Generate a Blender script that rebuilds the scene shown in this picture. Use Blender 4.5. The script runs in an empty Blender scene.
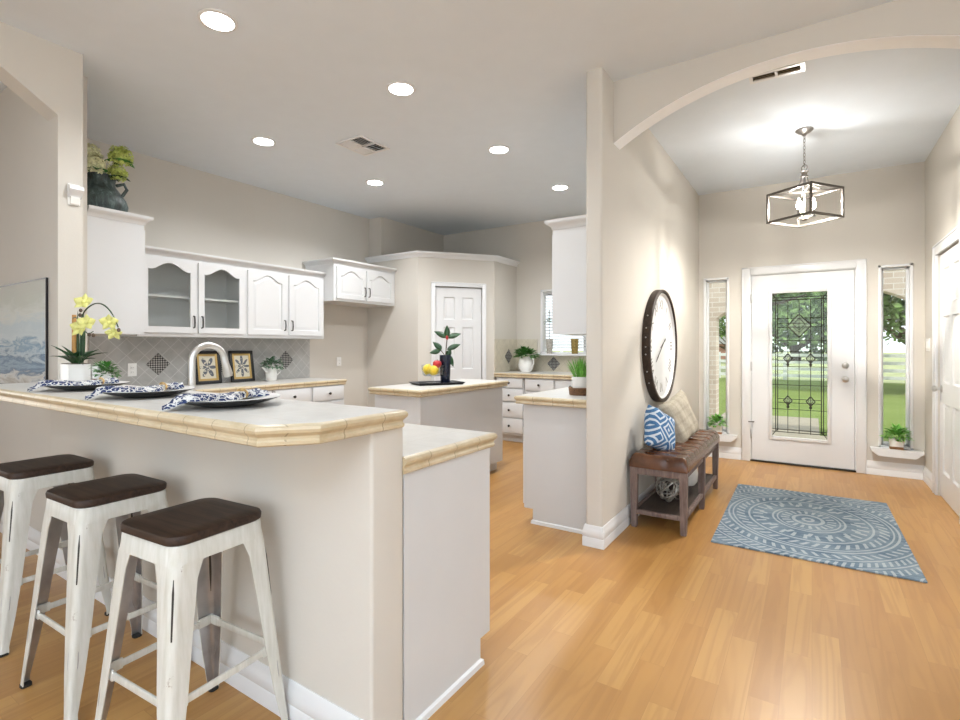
import bpy, bmesh, math, random
from mathutils import Vector, Matrix
random.seed(7)
C = bpy.context.scene.collection
PI = math.pi

# ------------------------------------------------------------------ camera
F_PX, YAW, HOR, CAM_H = 509.0, math.atan(332 / 509.0), 346.0, 1.274
cam_d = bpy.data.cameras.new('camera'); cam = bpy.data.objects.new('camera', cam_d); C.objects.link(cam)
cam_d.sensor_width = 36.0; cam_d.lens = F_PX / 960 * 36
cam_d.shift_y = -(360 - HOR) / 960
cam_d.clip_start = 0.05; cam_d.clip_end = 300
cam.location = (0, 0, CAM_H); cam.rotation_euler = (PI / 2, 0, YAW)
sc = bpy.context.scene
sc.camera = cam

# ------------------------------------------------------------------ world, sun, area lights, exposure
w = bpy.data.worlds.new('sky'); sc.world = w; w.use_nodes = True
nt = w.node_tree; nt.nodes.clear()
wo = nt.nodes.new('ShaderNodeOutputWorld'); wb = nt.nodes.new('ShaderNodeBackground')
sky = nt.nodes.new('ShaderNodeTexSky'); sky.sky_type = 'HOSEK_WILKIE'; sky.turbidity = 3.2; sky.ground_albedo = 0.35
sky.sun_direction = (0.55, -0.45, 0.7)
mixw = nt.nodes.new('ShaderNodeMix'); mixw.data_type = 'RGBA'; mixw.inputs[0].default_value = 0.55
mixw.inputs[7].default_value = (0.92, 0.96, 1.0, 1)
nt.links.new(sky.outputs[0], mixw.inputs[6]); nt.links.new(mixw.outputs[2], wb.inputs[0]); nt.links.new(wb.outputs[0], wo.inputs[0])
wb.inputs[1].default_value = 2.7

def lamp(name, kind, loc, rot=(0, 0, 0), energy=10, color=(1, 1, 1), **k):
    d = bpy.data.lights.new(name, kind); d.energy = energy; d.color = color
    for a, v in k.items(): setattr(d, a, v)
    o = bpy.data.objects.new(name, d); C.objects.link(o); o.location = loc; o.rotation_euler = rot
    return o
lamp('sun', 'SUN', (10, -10, 20), (math.radians(38), 0, math.radians(50)), 2.8, (1, 0.96, 0.88), angle=0.02)
# daylight through the tall rear windows of the living room
lamp('rear_window_daylight', 'AREA', (-0.6, -3.9, 1.5), (PI / 2, 0, 0), 60, (0.88, 0.94, 1.0), shape='RECTANGLE', size=6.0, size_y=2.3)
lamp('right_side_fill', 'AREA', (4.35, -0.6, 1.6), (PI / 2, 0, PI / 2), 42, (0.90, 0.95, 1.0), shape='RECTANGLE', size=4.5, size_y=2.2)  # added fill light, set in the unseen opening on the right
lamp('side_room_fill', 'AREA', (-7.8, -0.8, 1.5), (PI / 2, 0, -PI / 2), 40, (1.0, 0.97, 0.93), shape='RECTANGLE', size=2.5, size_y=2.0)  # added lamp inside the closed side room, no window there
# added fill lamp behind the camera, turned up to brighten the ceiling
lamp('added_bounce_fill', 'AREA', (0.3, -1.6, 1.9), (PI + 0.25, 0, math.radians(22)), 200, (0.80, 0.90, 1.0), shape='RECTANGLE', size=1.6, size_y=1.6)
sc.view_settings.view_transform = 'Standard'; sc.view_settings.look = 'None'
sc.view_settings.gamma = 1.0; sc.view_settings.exposure = 0.07; sc.view_settings.use_curve_mapping = False

# ------------------------------------------------------------------ materials
def nodes_mat(name):
    m = bpy.data.materials.new(name); m.use_nodes = True
    t = m.node_tree; b = t.nodes['Principled BSDF']
    return m, t, b
def N(t, kind, **k):
    n = t.nodes.new(kind)
    for a, v in k.items(): setattr(n, a, v)
    return n
def M2(t, op, a, b=None, c=None):
    n = N(t, 'ShaderNodeMath', operation=op)
    for i, v in enumerate((a, b, c)):
        if v is None: continue
        if isinstance(v, (int, float)): n.inputs[i].default_value = v
        else: t.links.new(v, n.inputs[i])
    return n.outputs[0]
def mixc(t, fac, a, b):
    n = N(t, 'ShaderNodeMix', data_type='RGBA')
    if isinstance(fac, (int, float)): n.inputs[0].default_value = fac
    else: t.links.new(fac, n.inputs[0])
    for i, v in ((6, a), (7, b)):
        if isinstance(v, tuple): n.inputs[i].default_value = (v[0], v[1], v[2], 1)
        else: t.links.new(v, n.inputs[i])
    return n.outputs[2]
def ramp(t, fac, stops):
    n = N(t, 'ShaderNodeValToRGB'); e = n.color_ramp.elements
    while len(e) < len(stops): e.new(0.5)
    for i, (p, c) in enumerate(stops):
        e[i].position = p; e[i].color = (c[0], c[1], c[2], 1)
    t.links.new(fac, n.inputs[0]); return n.outputs[0]
def coords(t, kind='Object', scale=None, rot=None, loc=None):
    tc = N(t, 'ShaderNodeTexCoord'); o = tc.outputs[kind]
    if scale or rot or loc:
        mp = N(t, 'ShaderNodeMapping')
        if scale: mp.inputs['Scale'].default_value = scale
        if rot: mp.inputs['Rotation'].default_value = rot
        if loc: mp.inputs['Location'].default_value = loc
        t.links.new(o, mp.inputs[0]); o = mp.outputs[0]
    return o
def noise(t, co, scale, detail=3, rough=0.5, dist=0.0):
    n = N(t, 'ShaderNodeTexNoise'); n.inputs['Scale'].default_value = scale; n.inputs['Detail'].default_value = detail
    n.inputs['Roughness'].default_value = rough; n.inputs['Distortion'].default_value = dist
    t.links.new(co, n.inputs['Vector']); return n.outputs[0]
def bump(t, b, h, strength=0.2, dist=0.01):
    n = N(t, 'ShaderNodeBump'); n.inputs['Strength'].default_value = strength; n.inputs['Distance'].default_value = dist
    t.links.new(h, n.inputs['Height']); t.links.new(n.outputs[0], b.inputs['Normal'])
def mat(name, col, rough=0.5, metal=0.0, var=0.06, vscale=8.0, bmp=0.0, bscale=60.0, spec=0.5, trans=0.0, emit=None, estr=0.0):
    m, t, b = nodes_mat(name)
    co = coords(t)
    nz = noise(t, co, vscale)
    c0 = tuple(max(0, x * (1 - var)) for x in col); c1 = tuple(min(1, x * (1 + var)) for x in col)
    t.links.new(ramp(t, nz, [(0.3, c0), (0.7, c1)]), b.inputs['Base Color'])
    b.inputs['Roughness'].default_value = rough; b.inputs['Metallic'].default_value = metal
    b.inputs['Specular IOR Level'].default_value = spec
    if bmp: bump(t, b, noise(t, co, bscale, 2), bmp, 0.003)
    if emit:
        b.inputs['Emission Color'].default_value = (*emit, 1); b.inputs['Emission Strength'].default_value = estr
    return m

WALL = mat('wall_paint', (0.60, 0.568, 0.512), 0.75, var=0.015, vscale=2, bmp=0.12, bscale=90)
CEIL = mat('ceiling_paint', (0.71, 0.765, 0.82), 0.85, var=0.01, bmp=0.1, bscale=120)
ARCHLIT = mat('arch_underside_lit_white', (0.88, 0.89, 0.90), 0.8, var=0.02, bmp=0.4, bscale=140)  # whiter than the walls: foyer light on the underside put into the colour
CAB = mat('cabinet_white_paint', (0.66, 0.665, 0.667), 0.32, var=0.012, vscale=3)
CABIN = mat('cabinet_panel_paint', (0.60, 0.605, 0.607), 0.45, var=0.02, vscale=3)
TRIM = mat('trim_white_paint', (0.72, 0.725, 0.728), 0.3, var=0.012, vscale=3)
DOORW = mat('door_white_paint', (0.68, 0.685, 0.688), 0.32, var=0.01, vscale=3)
NICKEL = mat('brushed_nickel', (0.55, 0.54, 0.52), 0.3, 1.0, var=0.05)
STEEL = mat('faucet_steel', (0.66, 0.655, 0.64), 0.38, 1.0, var=0.03)
DARKMETAL = mat('dark_bronze_metal', (0.05, 0.045, 0.04), 0.4, 0.8)
BLACK = mat('black_lacquer', (0.012, 0.012, 0.014), 0.35)
RUBBER = mat('black_rubber', (0.015, 0.015, 0.015), 0.7)
PORC = mat('white_porcelain', (0.82, 0.81, 0.78), 0.18, var=0.02)
GOLD = mat('gold_leaf_wood', (0.55, 0.38, 0.14), 0.4, 0.5)
LEAF = mat('leaf_green', (0.055, 0.20, 0.03), 0.45, var=0.5, vscale=25)
LEAFD = mat('leaf_dark_green', (0.016, 0.06, 0.018), 0.35, var=0.5, vscale=20)
LEAFS = mat('leaf_sage_green', (0.10, 0.19, 0.11), 0.5, var=0.6, vscale=40)
LEAFL = mat('leaf_bright_green', (0.16, 0.42, 0.06), 0.5, var=0.45, vscale=40)
ORCHID = mat('orchid_petal_yellow', (0.70, 0.69, 0.24), 0.5, var=0.15, vscale=30)
CREAM = mat('hydrangea_cream', (0.90, 0.86, 0.55), 0.6, var=0.2, vscale=60)
LIME = mat('hydrangea_lime', (0.55, 0.62, 0.17), 0.6, var=0.35, vscale=60)
BAMBOO = mat('bamboo_stick', (0.48, 0.25, 0.07), 0.5, var=0.25, vscale=20)
WOODB = mat('warm_brown_wood', (0.23, 0.11, 0.045), 0.5, var=0.3, vscale=30)
FABW = mat('switch_plate_plastic', (0.82, 0.82, 0.80), 0.35)
BULB = mat('lit_bulb_glass', (1, 0.95, 0.85), 0.3, emit=(1, 0.93, 0.8), estr=25)
LED = mat('lit_downlight_lens', (1, 1, 1), 0.3, emit=(1, 0.98, 0.94), estr=20)

def glass_mat(name, tint=(1, 1, 1), refl=1.0, rough=0.0):
    m = bpy.data.materials.new(name); m.use_nodes = True; t = m.node_tree; t.nodes.clear()
    o = N(t, 'ShaderNodeOutputMaterial'); mx = N(t, 'ShaderNodeMixShader')
    tr = N(t, 'ShaderNodeBsdfTransparent'); gl = N(t, 'ShaderNodeBsdfGlossy'); fr = N(t, 'ShaderNodeLayerWeight')
    tr.inputs[0].default_value = (*tint, 1); gl.inputs['Roughness'].default_value = rough; fr.inputs[0].default_value = 0.5
    f = M2(t, 'MULTIPLY', M2(t, 'ADD', M2(t, 'MULTIPLY', M2(t, 'POWER', fr.outputs[1], 4.0), 0.7), 0.04), refl)
    t.links.new(f, mx.inputs[0]); t.links.new(tr.outputs[0], mx.inputs[1]); t.links.new(gl.outputs[0], mx.inputs[2])
    t.links.new(mx.outputs[0], o.inputs[0]); return m
GLASS = glass_mat('clear_glass', (0.97, 0.98, 0.97), 0.8)
CGLASS = glass_mat('cabinet_glass', (0.93, 0.94, 0.93), 0.8)
DGLASS = glass_mat('pale_leaded_glass', (0.93, 0.97, 0.92), 0.7, 0.05)
BGLASS = glass_mat('blue_vase_glass', (0.10, 0.14, 0.25), 1.2)

def wood_floor():
    m, t, b = nodes_mat('honey_oak_laminate')
    co = coords(t, 'Object', rot=(0, 0, PI / 2))
    br = N(t, 'ShaderNodeTexBrick'); t.links.new(co, br.inputs['Vector'])
    br.offset = 0.37; br.offset_frequency = 2
    br.inputs['Scale'].default_value = 1.0; br.inputs['Brick Width'].default_value = 0.62; br.inputs['Row Height'].default_value = 0.098
    br.inputs['Mortar Size'].default_value = 0.0007; br.inputs['Mortar Smooth'].default_value = 0.3; br.inputs['Bias'].default_value = 0.0
    br.inputs['Color1'].default_value = (0, 0, 0, 1); br.inputs['Color2'].default_value = (1, 1, 1, 1); br.inputs['Mortar'].default_value = (0.5, 0.5, 0.5, 1)
    tone = br.outputs[0]
    # grain: long along Y, shifted per plank
    tc = N(t, 'ShaderNodeTexCoord'); mp = N(t, 'ShaderNodeMapping'); mp.inputs['Scale'].default_value = (9, 0.55, 1)
    t.links.new(tc.outputs['Object'], mp.inputs[0])
    ad = N(t, 'ShaderNodeVectorMath', operation='ADD'); cx = N(t, 'ShaderNodeCombineXYZ')
    sp = N(t, 'ShaderNodeSeparateColor'); t.links.new(tone, sp.inputs[0])
    t.links.new(M2(t, 'MULTIPLY', sp.outputs[0], 13.0), cx.inputs[1]); t.links.new(M2(t, 'MULTIPLY', sp.outputs[0], 7.0), cx.inputs[2])
    t.links.new(mp.outputs[0], ad.inputs[0]); t.links.new(cx.outputs[0], ad.inputs[1])
    wv = noise(t, ad.outputs[0], 1.1, 3, 0.5, 0.8)
    fine = noise(t, ad.outputs[0], 5.0, 4, 0.7, 0.3)
    g = M2(t, 'POWER', M2(t, 'ADD', M2(t, 'MULTIPLY', M2(t, 'SINE', M2(t, 'MULTIPLY', wv, 34.0)), 0.5), 0.5), 1.6)
    base = ramp(t, sp.outputs[0], [(0.0, (0.40, 0.196, 0.051)), (0.5, (0.445, 0.228, 0.064)), (1.0, (0.50, 0.275, 0.085))])
    c = mixc(t, M2(t, 'MULTIPLY', g, 0.31), base, (0.29, 0.122, 0.028))
    c = mixc(t, M2(t, 'MULTIPLY', fine, 0.13), c, (0.55, 0.315, 0.115))
    c = mixc(t, M2(t, 'MULTIPLY', br.outputs['Fac'], 0.45), c, (0.24, 0.11, 0.035))
    t.links.new(c, b.inputs['Base Color'])
    t.links.new(M2(t, 'ADD', M2(t, 'MULTIPLY', fine, 0.08), 0.30), b.inputs['Roughness'])
    b.inputs['Specular IOR Level'].default_value = 0.6
    bump(t, b, fine, 0.02, 0.001)
    return m
FLOOR = wood_floor()

def line(t, c, pitch, width, off=0.0):
    f = M2(t, 'FRACT', M2(t, 'ADD', M2(t, 'DIVIDE', c, pitch), off))
    return M2(t, 'GREATER_THAN', M2(t, 'ABSOLUTE', M2(t, 'SUBTRACT', f, 0.5)), 0.5 - width / pitch / 2)
def tile_mat(name, c0, c1, pitch, grout, width=0.004, diag=False, rough=0.35, edge=False, offs=(0, 0, 0)):
    m, t, b = nodes_mat(name)
    co = coords(t, 'Object')
    sp = N(t, 'ShaderNodeSeparateXYZ'); t.links.new(co, sp.inputs[0])
    ge = N(t, 'ShaderNodeNewGeometry'); sn = N(t, 'ShaderNodeSeparateXYZ'); t.links.new(ge.outputs['True Normal'], sn.inputs[0])
    x = M2(t, 'ADD', sp.outputs[0], offs[0]); y = M2(t, 'ADD', sp.outputs[1], offs[1]); z = M2(t, 'ADD', sp.outputs[2], offs[2])
    ax = M2(t, 'GREATER_THAN', M2(t, 'ABSOLUTE', sn.outputs[0]), 0.55); ay = M2(t, 'GREATER_THAN', M2(t, 'ABSOLUTE', sn.outputs[1]), 0.55)
    if diag:   # vertical backsplash: u runs along the wall, v up
        u = M2(t, 'ADD', M2(t, 'MULTIPLY', ax, y), M2(t, 'MULTIPLY', M2(t, 'SUBTRACT', 1.0, ax), x))
        p = M2(t, 'MULTIPLY', M2(t, 'ADD', u, z), 0.7071); q = M2(t, 'MULTIPLY', M2(t, 'SUBTRACT', u, z), 0.7071)
        g = M2(t, 'MAXIMUM', line(t, p, pitch, width), line(t, q, pitch, width))
    elif edge:
        g = M2(t, 'MAXIMUM', M2(t, 'MULTIPLY', line(t, x, pitch, width), M2(t, 'SUBTRACT', 1.0, ax)), M2(t, 'MULTIPLY', line(t, y, pitch, width), M2(t, 'SUBTRACT', 1.0, ay)))
    else:
        g = M2(t, 'MAXIMUM', line(t, x, pitch, width), line(t, y, pitch, width))
    nz = noise(t, co, 7, 6, 0.65, 0.6)
    c = ramp(t, nz, [(0.3, c0), (0.72, c1)])
    c = mixc(t, g, c, grout)
    t.links.new(c, b.inputs['Base Color']); b.inputs['Roughness'].default_value = rough
    bump(t, b, M2(t, 'SUBTRACT', 1.0, g), 0.25, 0.002)
    return m
TILETOP = tile_mat('cream_tile_top', (0.51, 0.495, 0.46), (0.62, 0.605, 0.57), 0.305, (0.52, 0.49, 0.44), 0.005, offs=(0.09, 0.1, 0))
TILEEDGE = tile_mat('sand_tile_edge', (0.47, 0.375, 0.225), (0.64, 0.545, 0.385), 0.152, (0.33, 0.26, 0.16), 0.004, edge=True, rough=0.3)
SPLASH = tile_mat('grey_diagonal_tile', (0.36, 0.355, 0.34), (0.47, 0.465, 0.445), 0.105, (0.55, 0.545, 0.53), 0.005, diag=True, rough=0.4)
SPLASHC = tile_mat('cream_diagonal_tile', (0.50, 0.46, 0.36), (0.62, 0.57, 0.46), 0.105, (0.46, 0.42, 0.34), 0.004, diag=True, rough=0.4)

def accent():
    m, t, b = nodes_mat('pewter_lattice_tile')
    co = coords(t, 'Object'); sp = N(t, 'ShaderNodeSeparateXYZ'); t.links.new(co, sp.inputs[0])
    u = M2(t, 'ADD', sp.outputs[0], sp.outputs[1])
    p = M2(t, 'SINE', M2(t, 'MULTIPLY', M2(t, 'ADD', u, sp.outputs[2]), 150.0)); q = M2(t, 'SINE', M2(t, 'MULTIPLY', M2(t, 'SUBTRACT', u, sp.outputs[2]), 150.0))
    f = M2(t, 'GREATER_THAN', M2(t, 'MULTIPLY', p, q), 0.05)
    t.links.new(mixc(t, f, (0.035, 0.035, 0.035), (0.40, 0.39, 0.37)), b.inputs['Base Color']); b.inputs['Roughness'].default_value = 0.4; b.inputs['Metallic'].default_value = 0.3
    return m
ACCENT = accent()

def dark_wood(name='dark_stained_seat_wood', c0=(0.009, 0.005, 0.0035), c1=(0.062, 0.034, 0.021), sc_=(3, 30, 30)):
    m, t, b = nodes_mat(name)
    co = coords(t, 'Object', scale=sc_)
    n = noise(t, co, 1.4, 6, 0.65, 0.8)
    t.links.new(ramp(t, n, [(0.28, c0), (0.72, c1)]), b.inputs['Base Color']); b.inputs['Roughness'].default_value = 0.5; b.inputs['Specular IOR Level'].default_value = 0.3
    bump(t, b, n, 0.15, 0.002); return m
SEATW = dark_wood()
BENCHW = dark_wood('weathered_bench_wood', (0.10, 0.065, 0.055), (0.27, 0.20, 0.175), (30, 30, 5))
SHELFW = dark_wood('dark_shelf_wood', (0.03, 0.022, 0.018), (0.085, 0.062, 0.05), (30, 4, 30))
CLOCKW = dark_wood('clock_rim_wood', (0.018, 0.012, 0.009), (0.06, 0.038, 0.026), (20, 20, 20))

def distressed():
    m, t, b = nodes_mat('distressed_white_metal')
    co = coords(t, 'Object')
    n = noise(t, co, 26, 5, 0.7); s = noise(t, coords(t, 'Object', scale=(30, 30, 3)), 2.0, 4, 0.6)
    f = M2(t, 'MULTIPLY', M2(t, 'GREATER_THAN', n, 0.69), 0.7)
    c = ramp(t, s, [(0.3, (0.55, 0.54, 0.475)), (0.7, (0.67, 0.66, 0.615))])
    c = mixc(t, f, c, (0.30, 0.25, 0.20))
    t.links.new(c, b.inputs['Base Color']); b.inputs['Roughness'].default_value = 0.35; return m
WHITEM = distressed()
RAWM = mat('bare_steel_inside', (0.42, 0.41, 0.41), 0.35, 0.85, var=0.2, vscale=12)

def leather():
    m, t, b = nodes_mat('brown_leather')
    co = coords(t, 'Object')
    n = noise(t, co, 9, 5, 0.6)
    t.links.new(ramp(t, n, [(0.3, (0.05, 0.019, 0.009)), (0.7, (0.14, 0.055, 0.022))]), b.inputs['Base Color'])
    b.inputs['Roughness'].default_value = 0.27; bump(t, b, noise(t, co, 160, 2), 0.15, 0.002); return m
LEATHER = leather()

def napkin_mat():
    m, t, b = nodes_mat('navy_ikat_cotton')
    co = coords(t, 'Object', scale=(1, 0.62, 1))
    v = N(t, 'ShaderNodeTexVoronoi', feature='DISTANCE_TO_EDGE'); v.inputs['Scale'].default_value = 52; t.links.new(co, v.inputs['Vector'])
    n = noise(t, co, 75, 3, 0.6, 1.0)
    f = M2(t, 'MULTIPLY', M2(t, 'GREATER_THAN', n, 0.455), M2(t, 'GREATER_THAN', v.outputs['Distance'], 0.05))
    t.links.new(mixc(t, f, (0.62, 0.62, 0.60), (0.012, 0.028, 0.10)), b.inputs['Base Color']); b.inputs['Roughness'].default_value = 0.85; return m
NAPKIN = napkin_mat()

def blue_pillow():
    m, t, b = nodes_mat('blue_diamond_weave')
    co = coords(t, 'Object'); sp = N(t, 'ShaderNodeSeparateXYZ'); t.links.new(co, sp.inputs[0])
    def tri(c, p): return M2(t, 'MULTIPLY', M2(t, 'ABSOLUTE', M2(t, 'SUBTRACT', M2(t, 'FRACT', M2(t, 'DIVIDE', c, p)), 0.5)), 2.0)
    d = M2(t, 'ADD', tri(sp.outputs[0], 0.20), tri(sp.outputs[2], 0.17))
    f = M2(t, 'GREATER_THAN', M2(t, 'FRACT', M2(t, 'MULTIPLY', d, 2.0)), 0.60)
    n = noise(t, co, 90, 2)
    base = ramp(t, n, [(0.3, (0.035, 0.12, 0.29)), (0.7, (0.08, 0.21, 0.40))])
    t.links.new(mixc(t, f, base, (0.58, 0.66, 0.74)), b.inputs['Base Color']); b.inputs['Roughness'].default_value = 0.9
    bump(t, b, n, 0.3, 0.003); return m
BLUEP = blue_pillow()
def check_pillow():
    m, t, b = nodes_mat('beige_check_linen')
    co = coords(t, 'Object'); sp = N(t, 'ShaderNodeSeparateXYZ'); t.links.new(co, sp.inputs[0])
    g = M2(t, 'ADD', line(t, sp.outputs[0], 0.075, 0.02), line(t, sp.outputs[2], 0.075, 0.02))
    n = noise(t, co, 120, 2)
    c = ramp(t, n, [(0.3, (0.40, 0.36, 0.28)), (0.7, (0.52, 0.47, 0.38))])
    t.links.new(mixc(t, M2(t, 'MULTIPLY', g, 0.28), c, (0.28, 0.25, 0.20)), b.inputs['Base Color']); b.inputs['Roughness'].default_value = 0.95
    bump(t, b, n, 0.3, 0.003); return m
BEIGEP = check_pillow()

def rug_mat():
    m, t, b = nodes_mat('blue_mandala_weave')
    co = coords(t, 'Object'); sp = N(t, 'ShaderNodeSeparateXYZ'); t.links.new(co, sp.inputs[0])
    x = M2(t, 'DIVIDE', sp.outputs[0], 0.68); y = M2(t, 'DIVIDE', sp.outputs[1], 0.84)
    r = M2(t, 'SQRT', M2(t, 'ADD', M2(t, 'MULTIPLY', x, x), M2(t, 'MULTIPLY', y, y)))
    th = M2(t, 'ARCTAN2', y, x)
    def band(a, c): return M2(t, 'MULTIPLY', M2(t, 'GREATER_THAN', r, a), M2(t, 'LESS_THAN', r, c))
    def spokes(n, skew, th0): return M2(t, 'GREATER_THAN', M2(t, 'SINE', M2(t, 'ADD', M2(t, 'MULTIPLY', th, n), M2(t, 'MULTIPLY', r, skew))), th0)
    pats = [M2(t, 'MULTIPLY', band(0.93, 1.0), spokes(96, 60, 0.2)), band(0.895, 0.91), band(1.02, 1.035), M2(t, 'MULTIPLY', band(0.80, 0.87), spokes(64, -40, 0.35)),
            band(0.745, 0.765), band(0.705, 0.72), M2(t, 'MULTIPLY', band(0.60, 0.68), spokes(46, 50, 0.3)), band(0.545, 0.565), M2(t, 'MULTIPLY', band(0.42, 0.52), spokes(30, 0, 0.55)),
            M2(t, 'MULTIPLY', band(0.38, 0.46), spokes(15, 14, 0.75)), band(0.315, 0.335), band(0.275, 0.29), M2(t, 'MULTIPLY', band(0.17, 0.25), spokes(20, 0, 0.2)), band(0.115, 0.15), band(0.03, 0.06),
            M2(t, 'MULTIPLY', band(1.06, 1.14), spokes(110, 40, 0.35)), M2(t, 'MULTIPLY', band(1.2, 1.3), spokes(50, 90, 0.6))]
    s = pats[0]
    for p in pats[1:]: s = M2(t, 'MAXIMUM', s, p)
    wear = noise(t, coords(t, 'Object', scale=(4, 60, 1)), 1.6, 4, 0.6)
    fine = noise(t, coords(t, 'Object', scale=(1, 6, 1)), 60, 2)
    big = noise(t, co, 4, 3)
    s = M2(t, 'MULTIPLY', s, M2(t, 'ADD', M2(t, 'MULTIPLY', fine, 0.8), 0.3))
    base = ramp(t, M2(t, 'ADD', M2(t, 'MULTIPLY', wear, 0.6), M2(t, 'MULTIPLY', big, 0.4)), [(0.34, (0.072, 0.115, 0.17)), (0.50, (0.17, 0.232, 0.29)), (0.66, (0.34, 0.40, 0.44))])
    t.links.new(mixc(t, M2(t, 'MULTIPLY', s, 0.8), base, (0.56, 0.60, 0.62)), b.inputs['Base Color']); b.inputs['Roughness'].default_value = 0.95; b.inputs['Specular IOR Level'].default_value = 0.1
    bump(t, b, M2(t, 'ADD', fine, s), 0.4, 0.003); return m
RUG = rug_mat()

def painting_mat():
    m, t, b = nodes_mat('seascape_canvas')
    co = coords(t, 'Object'); sp = N(t, 'ShaderNodeSeparateXYZ'); t.links.new(co, sp.inputs[0])
    n = noise(t, coords(t, 'Object', scale=(1.3, 1, 7)), 2.4, 7, 0.68, 0.8)
    h = M2(t, 'ADD', M2(t, 'DIVIDE', sp.outputs[2], 0.68), M2(t, 'MULTIPLY', M2(t, 'SUBTRACT', n, 0.5), 0.5))
    c = ramp(t, h, [(0.0, (0.36, 0.33, 0.28)), (0.07, (0.58, 0.59, 0.57)), (0.13, (0.05, 0.11, 0.19)), (0.19, (0.22, 0.33, 0.43)), (0.25, (0.05, 0.12, 0.21)), (0.31, (0.42, 0.51, 0.56)), (0.37, (0.13, 0.24, 0.35)), (0.44, (0.48, 0.55, 0.57)), (0.56, (0.42, 0.50, 0.53)), (0.66, (0.55, 0.57, 0.53)), (0.80, (0.46, 0.48, 0.42)), (1.0, (0.47, 0.47, 0.42))])
    t.links.new(c, b.inputs['Base Color']); b.inputs['Roughness'].default_value = 0.6; bump(t, b, n, 0.3, 0.005); return m
PAINT = painting_mat()

def verdigris():
    m, t, b = nodes_mat('verdigris_pottery')
    co = coords(t, 'Object', scale=(1, 1, 0.35)); n = noise(t, co, 28, 6, 0.7, 0.5)
    t.links.new(ramp(t, n, [(0.35, (0.018, 0.022, 0.022)), (0.55, (0.06, 0.085, 0.08)), (0.72, (0.19, 0.25, 0.235))]), b.inputs['Base Color'])
    b.inputs['Roughness'].default_value = 0.55; bump(t, b, n, 0.5, 0.004); return m
VERD = verdigris()

def brick_mat():
    m, t, b = nodes_mat('pale_brick')
    co = coords(t, 'Object', rot=(PI / 2, 0, 0))
    br = N(t, 'ShaderNodeTexBrick'); t.links.new(co, br.inputs['Vector']); br.inputs['Scale'].default_value = 1
    br.inputs['Brick Width'].default_value = 0.2; br.inputs['Row Height'].default_value = 0.075; br.inputs['Mortar Size'].default_value = 0.006
    br.inputs['Color1'].default_value = (0.60, 0.50, 0.40, 1); br.inputs['Color2'].default_value = (0.72, 0.63, 0.53, 1); br.inputs['Mortar'].default_value = (0.78, 0.74, 0.68, 1)
    t.links.new(br.outputs[0], b.inputs['Base Color']); b.inputs['Roughness'].default_value = 0.9; return m
BRICK = brick_mat()
def grass_mat():
    m, t, b = nodes_mat('lawn_grass')
    co = coords(t, 'Object'); n = noise(t, co, 0.6, 4, 0.6); f = noise(t, coords(t, 'Object', scale=(14, 3, 1)), 2.5, 5, 0.75)
    c = ramp(t, M2(t, 'ADD', M2(t, 'MULTIPLY', n, 0.5), M2(t, 'MULTIPLY', f, 0.5)), [(0.3, (0.13, 0.185, 0.045)), (0.7, (0.255, 0.31, 0.105))])
    t.links.new(c, b.inputs['Base Color']); b.inputs['Roughness'].default_value = 0.95; b.inputs['Specular IOR Level'].default_value = 0.05; return m
GRASS = grass_mat()
PASTURE = mat('pale_pasture', (0.40, 0.43, 0.24), 0.95, var=0.2, vscale=1, spec=0.05)
CONC = mat('pale_concrete', (0.36, 0.30, 0.25), 0.9, var=0.1)
TREEL = mat('tree_foliage', (0.15, 0.235, 0.07), 0.7, var=0.6, vscale=3)
BARK = mat('tree_bark', (0.12, 0.085, 0.06), 0.9, var=0.4, vscale=20)
FENCEW = mat('fence_white_paint', (0.75, 0.75, 0.73), 0.6)
SOFFIT = mat('tan_soffit', (0.45, 0.37, 0.28), 0.8)
REDROOF = mat('red_brick_far', (0.45, 0.25, 0.19), 0.9)

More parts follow.
